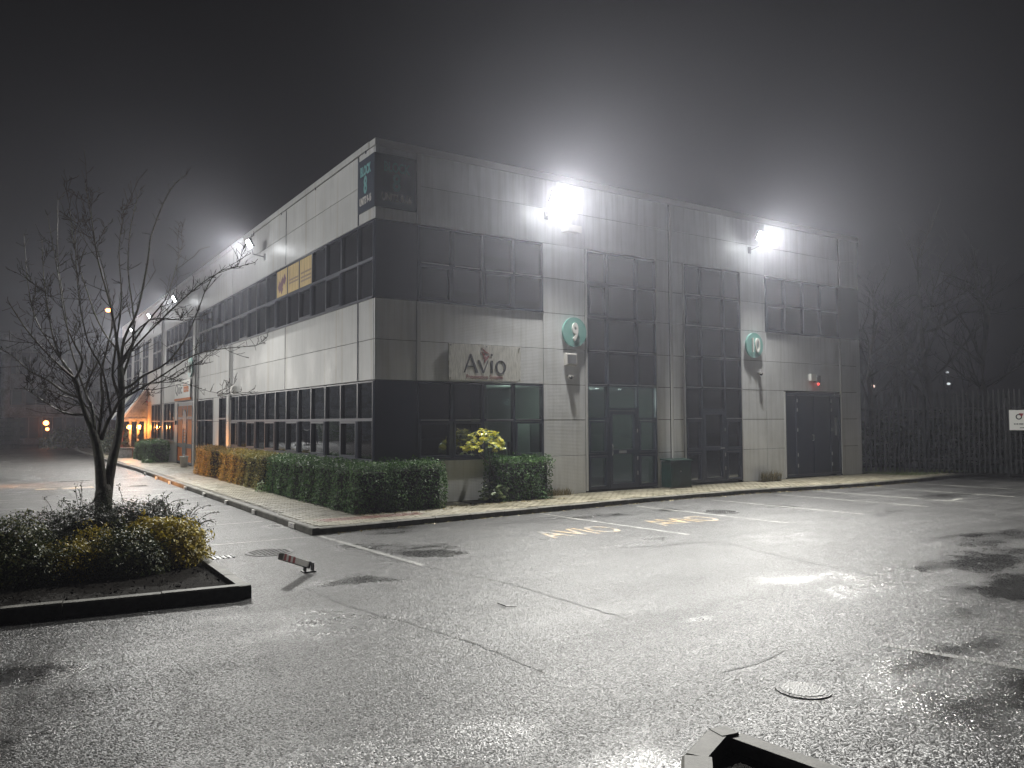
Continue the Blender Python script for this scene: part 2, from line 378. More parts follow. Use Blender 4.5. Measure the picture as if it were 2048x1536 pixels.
def leaves(pts, nrm, size, aspect=.45, jitter=.6, curl=.0):
    """leaf-sized rhombus faces at pts (n,3), loosely facing nrm"""
    n = len(pts); pts = np.asarray(pts, float); nrm = np.asarray(nrm, float)+np.random.normal(0, jitter, (n, 3))
    nrm /= np.linalg.norm(nrm, axis=1, keepdims=True)+1e-9
    t = np.random.normal(0, 1, (n, 3)); t -= (t*nrm).sum(1, keepdims=True)*nrm; t /= np.linalg.norm(t, axis=1, keepdims=True)+1e-9
    b = np.cross(nrm, t); L = (size*np.random.uniform(.6, 1.3, (n, 1)))
    v = np.stack([pts-t*L*.5, pts+b*L*aspect*.5+nrm*L*.08, pts+t*L*.5, pts-b*L*aspect*.5+nrm*L*.08], 1).reshape(-1, 3)
    return v, (np.arange(n*4).reshape(-1, 4))
def leafobj(name, v, f, m, parent, kind=None):
    off = OFF.get(parent, Vector((0, 0, 0))) if parent else Vector((0, 0, 0))
    v = v-np.array(off[:]); me = bpy.data.meshes.new(name); n = len(f)
    me.vertices.add(len(v)); me.vertices.foreach_set('co', v.astype(np.float32).ravel())
    me.loops.add(n*4); me.loops.foreach_set('vertex_index', f.astype(np.int32).ravel())
    me.polygons.add(n); me.polygons.foreach_set('loop_start', np.arange(0, n*4, 4, dtype=np.int32)); me.update(calc_edges=True)
    o = link(name, me, M[m], parent); OFF[o] = off
    if kind: o['kind'] = kind
    return o

# ================================================================== GROUND
g = -.12
struct('car_park', MB().add([(-130, -60, g), (130, -60, g), (130, 130, g), (-130, 130, g)], [(0, 1, 2, 3)]), 'asphalt')
# pavement bed, kerb stones and paving blocks
KR = [(-2.27, -2.57), (2.0, -2.2), (6.6, -1.85), (10.2, -1.85), (14.4, -2.3), (17.9, -2.25), (21.0, -1.95)]   # south kerb line
KL = [(-2.27, -2.57), (-2.2, 10.8), (-2.12, 19.5), (-2.25, 24.5), (-2.2, 44), (-1.9, 58)]
def lerpline(K, t, ax):
    for (a, b) in zip(K, K[1:]):
        if a[ax] <= t <= b[ax]:
            u = (t-a[ax])/(b[ax]-a[ax]); return a[1-ax]+(b[1-ax]-a[1-ax])*u
    return K[-1][1-ax]
pave = thing('pavement', (0, 0, g), None, None); pave['kind'] = 'structure'
bed = MB(); poly = [(0.02, .02), (0.02, 58)] + [(x+.06, y) for x, y in KL[::-1][:-1]] + [(-2.2, -2.5)] + [(x, y+.06) for x, y in KR[1:]] + [(21, .02)]
bed.prism(poly, g-.05, -.012)
obj('pavement_bed', bed, 'slab', pave)
def kerbrun(K, step, parent, w=.13, top=.0, inward=1, h=.17, mat_='kerb'):
    pts = [Vector((x, y, 0)) for x, y in K]; out = []
    for a, b in zip(pts, pts[1:]):
        L = (b-a).length; n = max(1, round(L/step)); d = (b-a)/n; u = d.normalized(); nrm = Vector((-u.y, u.x, 0))*inward
        for i in range(n):
            p0 = a+d*i+u*.005; p1 = a+d*(i+1)-u*.005; j = random.uniform(-.003, .003); z = top+random.uniform(-.004, .003)
            p0 = p0+nrm*j; p1 = p1+nrm*j
            q = [p0, p1, p1+nrm*w, p0+nrm*w]; c = .018
            q2 = [p0+nrm*c, p1+nrm*c, p1+nrm*(w-.004), p0+nrm*(w-.004)]
            vs = [(v.x, v.y, top-h) for v in q]+[(v.x, v.y, z-c) for v in q]+[(v.x, v.y, z) for v in q2]
            o = obj('kerb_stone', MB().add(vs, [(0, 3, 2, 1)]+[(k, (k+1) % 4, 4+(k+1) % 4, 4+k) for k in range(4)]+[(4+k, 4+(k+1) % 4, 8+(k+1) % 4, 8+k) for k in range(4)]+[(8, 9, 10, 11)]), mat_, parent)
            out.append(o)
    return out
kerbrun(KR, .915, pave, inward=1)
kerbrun([(x, y) for x, y in KL], .915, pave, inward=-1)
BLOCKS = []
def in_pave(x, y, m=.0):
    if x > .0 and y > -.03: return False
    if y < 0: 
        if x < -2.13: return False
        if x < 20.9 and y < lerpline(KR, x, 0)+.14+.05: return False
        return x < 20.8
    return x > lerpline(KL, y, 1)+.14+.10
def soilbed(x, y):
    return (x > -.82 and -.95 < y < 14.6 and not (x > 1.3 and y < 14)) and (x < .0 or y > -.85) or (2.1 < x < 4.5 and -.75 < y)
tri = []
for i in range(-11, 105):
    for j in range(-26, 290):
        x = i*.205+.1+(.1 if j % 2 else 0); y = j*.105*2*.5*1.0
        y = j*.105+.05
        if y > 24 or (y > .1 and x > .0): continue
        if in_pave(x, y) and not soilbed(x, y): tri.append((x, y))
tri.sort(key=lambda p: (p[0]-CAM.x)**2+(p[1]-CAM.y)**2)
def isred(x, y): return (-1.75 < x < .35 and -1.75 < y < -1.35) or False
proto = {}
for nm, m in (('n', 'block'), ('r', 'redblock')):
    mb = MB().box(-.0985, .0985, -.0495, .0495, -.04, 0, .005); me = bpy.data.meshes.new('paving_block')
    me.from_pydata(mb.v, [], mb.f); me.materials.append(M[m]); proto[nm] = me
for x, y in tri[:300]:
    o = bpy.data.objects.new('paving_block', proto['r' if isred(x, y) else 'n']); COL.objects.link(o); o.parent = pave
    o.location = (x, y, -g+random.uniform(-.004, .0025)); o.rotation_euler = (random.uniform(-.012, .012), random.uniform(-.012, .012), random.uniform(-.01, .01))
rest = {'block': MB(), 'redblock': MB()}
for x, y in tri[300:]:
    z = random.uniform(-.004, .0025); a = random.uniform(-.0012, .0012)
    mb = rest['redblock' if isred(x, y) else 'block']
    n = len(mb.v); c = .005
    mb.add([(x-.0985, y-.0495, z-.02), (x+.0985, y-.0495, z-.02), (x+.0985, y+.0495, z-.02), (x-.0985, y+.0495, z-.02),
            (x-.0935, y-.0445, z+a), (x+.0935, y-.0445, z-a), (x+.0935, y+.0445, z-a), (x-.0935, y+.0445, z+a)],
           [(4, 5, 6, 7), (0, 1, 5, 4), (1, 2, 6, 5), (2, 3, 7, 6), (3, 0, 4, 7)])
for k, mb in rest.items():
    if mb.v: tag(obj('paving', mb, k, pave), 'small blocks farther off' if 0 else None, None, None, 'stuff')
# farther footway beyond the blocks
obj('far_paving', MB().box(-1.95, -.02, 24.05, 57.8, -.05, -.004), 'block', pave)
# planting beds
beds = [(-.8, -.02, -.95, 14.6), (0, 1.25, -.93, -.02), (2.15, 4.45, -.73, -.02), (12.45, 13.3, -.42, -.02)]
for i, (a, b, c, d) in enumerate(beds): struct('planting_bed', MB().box(a, b, c, d, -.03, .006), 'soil')
# verge to the right
struct('verge', MB().prism([(18.3, 3.5), (18.3, -.4), (19.2, -1.6), (21.2, -1.75), (27, -9.2), (28.5, -8), (22, 3.5)], g-.05, -.005), 'soil')
pts = np.random.uniform((18.35, -1.6, 0), (22, 1.5, .05), (9000, 3)); pts = pts[(pts[:, 0]-18.3)+(pts[:, 1]+1.4) > .15]
v, f = leaves(pts, np.tile([[.9, .4, .2]], (len(pts), 1)), .07, .18, .8)
tag(leafobj('grass', v, f, 'grass', None), 'short wet grass on the verge by the right end of the building', None, None, 'stuff')

lp = []
for k in range(420):
    x = random.uniform(-2, 17.5); lp.append((x, lerpline(KR, x, 0)-abs(random.gauss(0, .09))-.02, g+.012))
for k in range(260):
    x = random.uniform(-.95, 4.6); lp.append((x, (-1.2 if x < 1.3 else -.85)-abs(random.gauss(0, .12)), .012))
v, f = leaves(lp, np.tile([[0, 0, 1.]], (len(lp), 1)), .045, .6, .45); tag(leafobj('leaf_litter', v, f, 'drygrass', None), 'fallen leaves and grit gathered along the kerb', None, None, 'stuff')
# parking lines
def strip(p0, p1, wd, z=g+.004):
    a, b = Vector((*p0, z)), Vector((*p1, z)); u = (b-a).normalized(); n = Vector((-u.y, u.x, 0))*wd/2
    return MB().add([a-n, b-n, b+n, a+n], [(0, 1, 2, 3)])
for k in range(21):
    y = -2.72+2.5*k+(.1 if k > 0 else 0); struct('bay_line', strip((-2.45, y), (-6.9, y-.02), .09), 'line')
for k in range(16): struct('bay_line', strip((-6.35, 3+2.5*k), (-7.3, 3+2.5*k), .09), 'line')
for x in (2.95, 5.65, 8.15, 10.65, 12.35, 14.7, 17.1, 19.6): struct('bay_line', strip((x-.08, -2.35), (x+.25, -6.3), .085), 'line')
struct('bay_line', strip((17.5, -6.2), (19.2, -5.9), .1), 'line'); struct('bay_line', strip((12.6, -5.9), (13.4, -5.75), .1), 'line')
struct('bay_line', strip((.92, -12.35), (1.35, -13.3), .07), 'seam'); struct('bay_line', strip((1.12, -12.3), (1.6, -13.3), .07), 'seam')
struct('drainage_channel', strip((-2.2, -2.66), (-1.97, -6.3), .10), 'seam')
struct('drainage_channel', strip((-.32, -12.05), (.1, -13.5), .10), 'seam')
for s, y, ln in ((1.85, -4.95, 1), (4.5, -4.9, 1)):
    o = text('painted_lettering', 'AVIO', 'G', s, y, g+.004, 1.15, .001, 'yline', None, .62, .012)
    tag(o, 'yellow AVIO painted on the wet asphalt, %s of the two' % ('nearer the hedge corner' if s < 3 else 'the one farther right'), 'road lettering', 'yellow names painted on the bays')
struct('painted_stripe', strip((-5.95, 11.3), (-5.4, 11.35), .5, g+.0045), 'yline'); struct('painted_stripe', strip((-5.25, 11.35), (-4.4, 11.4), .55, g+.0045), 'yline')

def crack(pix, wd=.035):
    P = [Vector((*gp(*p), g+.0035)) for p in pix]; vs = []; Q = []
    for a, b in zip(P, P[1:]):
        k = max(2, int((b-a).length/.12)); Q += [a+(b-a)*i/k for i in range(k)]
    Q.append(P[-1]); n = len(Q)
    for i, q in enumerate(Q):
        u = (Q[min(i+1, n-1)]-Q[max(i-1, 0)]).normalized(); nn = Vector((-u.y, u.x, 0)); w_ = wd*random.uniform(.25, .9); o_ = nn*random.gauss(0, .012)
        vs += [q+o_-nn*w_/2, q+o_+nn*w_/2]
    struct('asphalt_joint', MB().add(vs, [(2*i, 2*i+2, 2*i+3, 2*i+1) for i in range(n-1)]), 'patch')
crack([(600, 1172), (700, 1214), (857, 1259), (960, 1292), (1090, 1345)]); crack([(1210, 1098), (1440, 1083), (1560, 1112), (1830, 1168)], .05); crack([(655, 1075), (720, 1102), (860, 1135), (1010, 1165), (1260, 1240)], .03)
crack([(1440, 1345), (1530, 1322), (1570, 1300)], .03); crack([(1700, 1062), (1480, 1040), (1330, 1030)], .04)
# covers, drain, repairs
def cover(loc, r, label, m='iron', name='manhole_cover'):
    t = thing(name, (loc[0], loc[1], g), label, 'manhole cover', 'round covers and repairs set in the asphalt')
    obj('rim', MB().disc(loc, r, 2, g-.02, g+.008, 36), m, t)
    mb = MB()
    if m == 'asphalt': obj('lid', MB().disc(loc, r*.8, 2, g-.02, g+.011, 30), 'seam', t); return t
    for i in range(-5, 6):
        for j in range(-5, 6):
            x, y = loc[0]+i*r/5.6, loc[1]+j*r/5.6
            if math.hypot(x-loc[0], y-loc[1]) < r*.88: mb.box(x-r*.05, x+r*.05, y-r*.05, y+r*.05, g+.006, g+.016)
    o = obj('tread_studs', mb, m, t); o['kind'] = 'stuff'; return t
cover((-3.42, -3.95), .36, 'round rough manhole cover beside the fallen red and white post', 'patch')
cover((6.3, -4.25), .38, 'dark round cover between the yellow lettering and the bay lines', 'patch')
cover((-1.92, -12.4), .2, 'faint worn round cover in the bright foreground asphalt', 'asphalt')
cover((-3.2, 11.0), .3, 'round cover in the bays left of the paved footway')
t = thing('drain_grate', (-4.3, -4.0, g), 'slotted drain grate beside the yellow-leaved island bush', 'drain grate')
obj('grate_frame', MB().box(-4.62, -3.98, -4.13, -3.87, g, g+.004), 'black', t)
for k in range(9): obj('bar', MB().box(-4.6+k*.075, -4.575+k*.075, -4.12, -3.88, g+.004, g+.014), 'seam', t)
t = thing('drain_grate', (1.95, -12.35, g), 'half dry ring left of a cover at the right edge of the car park', 'drain grate') if 0 else None

# bay number plates on the kerb face
for k, y in enumerate((-1.42, 1.2, 3.65, 6.1, 8.6, 11.1, 13.6, 16.1)):
    t = thing('bay_plate', (-2.27, y, -.06), 'pale bay plate on the kerb face, %s' % ('the large one nearest the pavement corner', 'second from the pavement corner', 'third from the pavement corner', 'fourth from the pavement corner', 'fifth from the pavement corner, tinted amber', 'sixth from the pavement corner, tinted amber', 'seventh from the pavement corner, tinted amber', 'eighth and farthest from the pavement corner')[k], 'bay plate', 'bay plates along the kerb face')
    s = .17 if k == 0 else .11
    obj('plate', MB().box(-2.285, -2.262+.02*(k > 1), y-s, y+s, -.105, -.02), 'offwhite', t)
    obj('print', MB().box(-2.287, -2.285, y-s*.6, y+s*.6, -.085, -.072).box(-2.287, -2.285, y-s*.5, y+s*.1, -.06, -.04), 'metal', t)

# ================================================================== BUILDING
ZL = [.0, .98, 1.90, 2.81, 3.72, 4.64, 5.54, 6.43, 7.33, 8.08]
H = 8.24; XE = 18.17; YE = 42.0
B = thing('industrial_unit', (0, 0, 0), 'two-storey grey-clad industrial block with dark window bands, floodlit at night', 'building')
def panel(side, s0, s1, z0, z1, m=None, dz=0):
    gap = .007; 
    m = m or ('clad_r' if side == 'R' else 'clad_l')
    j = random.uniform(-.002, .002)
    return obj('cladding_panel', fb(MB(), side, s0+gap, s1-gap, z0+gap, z1-gap, -.05, j+dz), m, B)
def backing(side, s0, s1, z0, z1): obj('wall', fb(MB(), side, s0, s1, z0, z1, -.22, -.022), 'backing', B)
def ring(mb, side, s0, s1, z0, z1, wd, d0, d1):
    fb(mb, side, s0, s1, z0, z0+wd, d0, d1); fb(mb, side, s0, s1, z1-wd, z1, d0, d1)
    fb(mb, side, s0, s0+wd, z0+wd, z1-wd, d0, d1); fb(mb, side, s1-wd, s1, z0+wd, z1-wd, d0, d1)
def window(side, s0, s1, z0, z1, glass='glass', sash=False, blind=0, wd=.032, parent=None, name='window', fm='frame'):
    mb = MB(); pj = random.uniform(0, .004)
    ring(mb, side, s0, s1, z0, z1, wd, -.1, .012+pj)
    w_ = obj(name, mb, fm, parent or B)
    s0 += wd; s1 -= wd; z0 += wd; z1 -= wd
    if sash:
        mb = MB(); ring(mb, side, s0+.004, s1-.004, z0+.004, z1-.004, .05, -.07, .032); obj('sash', mb, fm, w_)
        s0 += .054; s1 -= .054; z0 += .054; z1 -= .054
    mb = MB(); fb(mb, side, s0, s1, z0, z1, -.05, -.04)
    p = obj('pane', mb, glass, w_)
    if blind == 1:     # vertical slats behind the glass
        mb = MB(); n = int((s1-s0)/.11)
        for k in range(n):
            if random.random() < .85: fb(mb, side, s0+.01+k*.11, s0+.01+k*.11+random.choice((.05, .07, .09)), z0, z1, -.16, -.15)
        obj('blind', mb, 'blind', w_)
    elif blind == 2:
        mb = MB(); fb(mb, side, s0, s1, z1-(z1-z0)*random.uniform(.5, 1), z1, -.16, -.15); obj('blind', mb, 'blind', w_)
    return w_
def sill(side, s0, s1, z): obj('sill', fb(MB(), side, s0, s1, z-.03, z-.001, -.02, .045), 'frame', B)

# --- south face (R)
CR = 'R'
def rows(side, s0, s1, za, zb, m=None):
    for a, b in zip(ZL, ZL[1:]):
        if a >= za-.01 and b <= zb+.01: panel(side, s0, s1, a, b, m)
backing(CR, .055, 5.97, 0, .98); backing(CR, .055, 5.97, 2.81, 4.64); backing(CR, .055, XE, 6.44, 8.08)
backing(CR, 4.62, 5.97, .98, 2.81); backing(CR, 4.62, 5.97, 4.64, 6.44)
rows(CR, 0, 1.03, 0, .98); rows(CR, 0, 1.03, 2.81, 4.64)
rows(CR, 1.13, 4.6, 0, .98); rows(CR, 1.13, 4.6, 2.81, 4.64); rows(CR, 4.6, 5.95, 0, 6.43)
for a, b in ((0, 1.03), (1.13, 5.95), (5.95, 9.02), (9.08, 13.2), (13.2, 17.02), (17.1, XE)): rows(CR, a, b, 6.43, 8.08)
panel(CR, 0, 1.06, .98, 2.81, 'spandrel'); panel(CR, 0, 1.06, 4.64, 6.43, 'spandrel')
for z0, z1 in ((2.81, 4.64), (6.43, 8.08), (0.02, .98)): obj('joint_cover', fb(MB(), CR, 1.035, 1.125, z0+.005, z1-.005, -.03, .028), 'trim', B)
mull = [1.06, 1.96, 2.81, 3.70, 4.60]
for k, (a, b) in enumerate(zip(mull, mull[1:])):
    window(CR, a, b, 5.54, 6.41, blind=2 if k > 1 else 0); window(CR, a, b, 4.66, 5.54, sash=(k in (0, 2)), blind=2)
    lit = 'clear' if k >= 2 else 'glass'
    window(CR, a, b, 1.90, 2.79, lit); window(CR, a, b, 1.0, 1.90, lit, sash=(k in (0, 1, 3)))
sill(CR, 1.06, 4.6, 4.66); sill(CR, 1.06, 4.6, 1.0)
def curtain(a, m1, m2, b, door, sd):
    zs = [.06, .98, 1.92, 2.83, 3.73, 4.63, 5.54, 6.40]
    for i, (z0, z1) in enumerate(zip(zs, zs[1:])):
        for j, (s0, s1) in enumerate(((a, m1), (m1, m2), (m2, b))):
            if j == 1 and i < 2: continue
            z0_ = z0
            if j == 1 and i == 2: z0_ = 2.18
            low = i < 3
            window(CR, s0, s1, z0_, z1, ('clear' if (sd == 9 and low) else 'glass'), sash=((i == 5 and j == 0) or (low and i < 2)) , blind=0, wd=.035)
    d = obj('door', (lambda mb: (ring(mb, CR, m1+.04, m2-.04, .09, 2.14, .1, -.08, .02), fb(mb, CR, m1+.14, m2-.14, .98, 1.1, -.08, .02), mb)[-1])(MB()), 'frame', B)
    fm = MB(); ring(fm, CR, m1, m2, .06, 2.18, .036, -.1, .01); obj('door_frame', fm, 'frame', B)
    obj('pane', fb(MB(), CR, m1+.14, m2-.14, 1.1, 2.04, -.05, -.04), 'clear' if sd == 9 else 'glass', d)
    obj('pane', fb(MB(), CR, m1+.14, m2-.14, .19, .98, -.05, -.04), 'clear' if sd == 9 else 'glass', d)
    for z in (.45, .85, 1.6): obj('hinge', fb(MB(), CR, m2-.05, m2-.03, z-.05, z+.05, .02, .04), 'metal', d)
    if sd == 9: obj('letter_plate', fb(MB(), CR, m1+.36, m1+.62, 1.0, 1.07, .02, .03), 'metal', d)
    obj('handle', MB().tube([(m1+.1, -.05, .95), (m1+.1, -.07, 1.0), (m1+.1, -.07, 1.2), (m1+.1, -.05, 1.25)] if sd == 9 else [(m2-.12, -.03, 1.05), (m2-.12, -.07, 1.05), (m2-.28, -.07, 1.05)], .012), 'metal', d)
    obj('reveal_trim', fb(MB(), CR, a-.05, a-.004, .04, 6.43, -.03, .03), 'trim', B)
    obj('reveal_trim', fb(MB(), CR, b+.004, b+.03, .04, 6.43, -.03, .02), 'trim', B)
def edge_highlight(s0, s1, z): obj('edge_highlight_bar', fb(MB(), CR, s0+.04, s1-.04, z-.012, z+.008, .012, .04), 'metal', B)  # pale bar added as the lamplit highlight along a transom
for a, b in ((1.1, 1.9), (2.0, 2.75), (2.85, 3.7), (3.72, 4.55)):
    if random.random() < .9: edge_highlight(a, b, 5.55)
    edge_highlight(a, b, 1.91)
for a, b in ((9.62, 10.3), (10.3, 11.28), (11.28, 12.02)):
    for z in (1.93, 2.84, 3.74, 4.64, 5.55): edge_highlight(a, b, z) if not (z < 2 and a == 10.3) else None
for a, b in ((6.02, 6.72), (6.72, 7.78), (7.78, 8.5)):
    for z in (2.84, 3.74): edge_highlight(a, b, z)
curtain(6.02, 6.72, 7.78, 8.50, True, 9)
curtain(9.62, 10.30, 11.28, 12.02, True, 10)
backing(CR, 8.53, 9.55, 0, 6.44); rows(CR, 8.54, 9.02, 0, 6.43); rows(CR, 9.06, 9.56, 0, 6.43)
obj('downpipe', MB().tube([(9.04, -.07, .72), (9.04, -.07, 6.6), (9.04, -.06, 8.0)], .04, 10), 'trim', B)
backing(CR, 12.06, 13.2, 0, 6.44); rows(CR, 12.06, 13.18, 0, 6.43)
backing(CR, 13.2, 14.06, 0, 4.64); rows(CR, 13.18, 14.04, 0, 2.81)
backing(CR, 14.06, 17.02, 2.76, 4.64); backing(CR, 17.02, XE, 0, 4.64); backing(CR, 17.06, XE, 4.64, 6.44)
for a, b in ((2.81, 3.72), (3.72, 4.64)): panel(CR, 13.18, 17.0, a, b); panel(CR, 17.08, XE, a, b)
rows(CR, 17.08, XE, 0, 2.81)
obj('joint_cover', fb(MB(), CR, 17.0, 17.075, .05, 4.62, -.03, .03), 'trim', B)
mull = [13.22, 14.15, 15.08, 16.0, 17.02]
for k, (a, b) in enumerate(zip(mull, mull[1:])):
    window(CR, a, b, 5.54, 6.40, blind=2); window(CR, a, b, 4.66, 5.54, sash=(k == 0), blind=0)
panel(CR, 17.03, XE, 4.64, 6.43, 'spandrel'); sill(CR, 13.22, 17.02, 4.66)
# double service door
D = obj('double_door', (lambda mb: (ring(mb, CR, 14.08, 16.98, .05, 2.73, .07, -.1, .015), fb(mb, CR, 14.62, 14.68, .12, 2.66, -.1, .012), fb(mb, CR, 16.42, 16.48, .12, 2.66, -.1, .012), mb)[-1])(MB()), 'frame', B)
for a, b in ((14.69, 15.53), (15.55, 16.41)): obj('door_leaf', fb(MB(), CR, a, b, .1, 2.65, -.07, -.01), 'spandrel', D)
for a, b in ((14.16, 14.61), (16.49, 16.9)): obj('side_panel', fb(MB(), CR, a, b, .13, 2.65, -.07, -.02), 'spandrel', D)
for s in (14.66, 16.45):
    for z in (.4, .75, 1.55, 2.2, 2.5): obj('hinge', fb(MB(), CR, s-.012, s+.012, z-.055, z+.055, .012, .035), 'metal', D)
obj('handle', MB().tube([(15.45, .0, 1.2), (15.45, -.05, 1.2), (15.45, -.05, 1.38), (15.45, 0, 1.38)], .014), 'metal', D)
obj('reveal_trim', fb(MB(), CR, 14.045, 14.075, .04, 2.78, -.03, .03), 'trim', B)
obj('closed_sign', fb(MB(), CR, 16.68, 16.78, 1.35, 1.95, -.02, -.012), 'metal', D)

# --- west face (L)
CL = 'L'
J = [.95, 6.45, 12.6, 18.25, 26.3]
backing(CL, .23, 12.6, 0, .98); backing(CL, .23, 18.3, 2.81, 4.64); backing(CL, .23, YE, 6.44, 8.08)
for a, b in ((.055, .93), (.97, 6.44), (6.47, 12.58)): rows(CL, a, b, 0, .98)
for a, b in ((.055, .93), (.97, 6.44), (6.47, 12.58), (12.64, 18.22)): rows(CL, a, b, 2.81, 4.64)
for a, b in ((.055, .93), (.97, 6.44), (6.47, 12.58), (12.64, 18.22), (18.3, 26.28), (26.34, 34), (34.03, YE)): 
    panel(CL, a, b, 6.43, 7.33); panel(CL, a, b, 7.33, 8.08)
for s, d in ((.95, .004), (12.61, .03), (26.31, .03), (18.26, .03)):
    obj('joint_cover', fb(MB(), CL, s-.018, s+.018, 6.45, 8.06, -.03, .018), 'trim' if s > 1 else 'frame', B)
    if s < 13: obj('joint_cover', fb(MB(), CL, s-.018, s+.018, 2.83, 4.62, -.03, .018), 'trim' if s > 1 else 'frame', B)
obj('joint_cover', fb(MB(), CL, 6.44, 6.47, 2.83, 4.62, -.03, .006), 'frame', B); obj('joint_cover', fb(MB(), CL, 6.44, 6.47, 6.45, 8.06, -.03, .006), 'frame', B)
ML = [.055, .95]+[.95+1.062*k for k in range(1, 17)]; ML[-1] = 18.0
for k, (a, b) in enumerate(zip(ML, ML[1:])):
    post = 5 <= k-1 <= 7-0 and False
    window(CL, a, b, 5.54, 6.41, blind=(1 if k > 10 or k in (6, 7) else (0 if k in (1, 2) else 0)) )
    window(CL, a, b, 4.66, 5.54, sash=(k in (2, 4, 7, 10, 13)), blind=0)
sill(CL, .06, 18.0, 4.66)
for k, (a, b) in enumerate(zip(ML, ML[1:])):
    if a > 12.2: break
    b = min(b, 12.58) if k < 11 else 12.58
    window(CL, a, b, 1.92, 2.79); window(CL, a, b, 1.0, 1.92, sash=(k % 2 == 1))
sill(CL, .06, 12.58, 1.0)
obj('downpipe', MB().tube([(-.06, 12.66, .1), (-.06, 12.66, 4.6)], .035, 8), 'trim', B)
# bay with narrow light, glazed door and piers
backing(CL, 12.6, 13.36, 0, 2.81); backing(CL, 14.43, 15.4, 0, 2.81); backing(CL, 18.0, 19.2, 0, 6.44)
for z0, z1 in ((0, .98), (.98, 1.9), (1.9, 2.81)): panel(CL, 12.72, 13.34, z0, z1); panel(CL, 14.45, 15.38, z0, z1); panel(CL, 18.34, 19.18, z0, z1)
panel(CL, 18.02, 18.22, 4.64, 6.43); panel(CL, 18.34, 19.3, 2.81, 4.64); panel(CL, 18.34, 19.3, 4.64, 6.43)
window(CL, 13.37, 14.42, .06, 2.0); window(CL, 13.37, 14.42, 2.0, 2.79)
obj('downpipe', MB().tube([(-.07, 18.3, .05), (-.07, 18.3, 6.5)], .045, 8), 'trim', B)
gd = obj('glazed_door', (lambda mb: (ring(mb, CL, 15.42, 18.2, .05, 2.79, .05, -.1, .01), fb(mb, CL, 16.78, 16.84, .1, 2.74, -.1, .01), fb(mb, CL, 15.47, 16.78, 1.92, 1.97, -.1, .01), fb(mb, CL, 16.84, 18.15, 1.92, 1.97, -.1, .01), mb)[-1])(MB()), 'frame', B)
for a, b in ((15.47, 16.78), (16.84, 18.15)):
    obj('pane', fb(MB(), CL, a, b, .1, 1.92, -.05, -.04), 'glass', gd); obj('pane', fb(MB(), CL, a, b, 1.97, 2.74, -.05, -.04), 'glass', gd)
    obj('handle', MB().tube([(-.06, (a+b)/2+.35, .8), (-.06, (a+b)/2+.35, 1.7)], .016), 'metal', gd)
# unit 11: orange door and windows beyond
backing(CL, 19.2, 22.6, 2.81, 4.64); panel(CL, 19.3, 26.28, 3.72, 4.64); panel(CL, 19.3, 26.28, 2.81, 3.72)
od = obj('entrance_door', (lambda mb: (ring(mb, CL, 19.2, 22.5, .05, 2.79, .07, -.1, .01), mb)[-1])(MB()), 'frame', B)
obj('door_leaf', fb(MB(), CL, 19.27, 22.43, .12, 2.72, -.06, -.02), 'black', od)
for a, b in ((19.32, 20.25), (20.42, 21.24), (21.42, 22.38)):
    obj('orange_vinyl', fb(MB(), CL, a, b, .14, 2.6, -.02, -.01), 'orange', od)
for z, hh in ((.75, .12), (2.0, .08)): obj('black_band', fb(MB(), CL, 19.28, 22.42, z, z+hh*1.5, -.01, -.002), 'black', od)
obj('black_arch', MB().disc((20.83, 2.0), .42, 0, -.006, .004, 24), 'black', od)
obj('black_arch', fb(MB(), CL, 20.42, 20.62, .9, 2.0, -.01, .005), 'black', od); obj('black_arch', fb(MB(), CL, 21.05, 21.25, .9, 2.0, -.01, .005), 'black', od)
obj('black_arch', MB().disc((20.83, .62), .36, 0, -.006, .006, 24), 'black', od)
for k in range(6): obj('vertical_print', fb(MB(), CL, 20.78, 20.9, 1.05+k*.13, 1.13+k*.13, -.01, -.004), 'offwhite', od)
backing(CL, 22.5, 23.3, 0, 2.81); panel(CL, 22.55, 23.26, 0, 1.9); panel(CL, 22.55, 23.26, 1.9, 2.81)
backing(CL, 22.6, 31.4, 2.81, 4.64); backing(CL, 23.3, 31, 0, .98); backing(CL, 25.9, 26.88, .98, 2.81); backing(CL, 29.6, 31.4, .98, 6.44); backing(CL, 25.55, 26.85, 4.64, 6.44)
panel(CL, 23.28, 26.28, 0, .98); panel(CL, 26.34, 31, 0, .98); panel(CL, 25.92, 26.28, .98, 2.81); panel(CL, 26.34, 26.86, .98, 2.81)
panel(CL, 26.34, 31.3, 2.81, 3.72); panel(CL, 26.34, 31.3, 3.72, 4.64); panel(CL, 29.62, 31, .98, 2.81); panel(CL, 25.58, 26.28, 4.64, 6.43); panel(CL, 26.34, 26.84, 4.64, 6.43); panel(CL, 29.45, 31.0, 4.64, 6.43)
obj('downpipe', MB().tube([(-.07, 26.36, .05), (-.07, 26.36, 8.0)], .045, 8), 'trim', B)
for a, b, n in ((23.28, 25.9, 3), (26.88, 29.6, 3)):
    for k in range(n):
        s0, s1 = a+(b-a)*k/n, a+(b-a)*(k+1)/n
        window(CL, s0, s1, 1.0, 1.92); window(CL, s0, s1, 1.92, 2.79)
for a, b, n in ((19.36, 25.52, 6), (26.86, 29.43, 2)):
    for k in range(n):
        s0, s1 = a+(b-a)*k/n, a+(b-a)*(k+1)/n
        window(CL, s0, s1, 4.66, 5.54); window(CL, s0, s1, 5.54, 6.41)
for a, b in ((31.05, 33.0), (34.3, 36.3), (37.5, 39.5)):
    for z0, z1 in ((2.81, 3.7), (3.7, 4.64), (4.64, 5.54), (5.54, 6.41)):
        window(CL, a, (a+b)/2, z0, z1); window(CL, (a+b)/2, b, z0, z1)
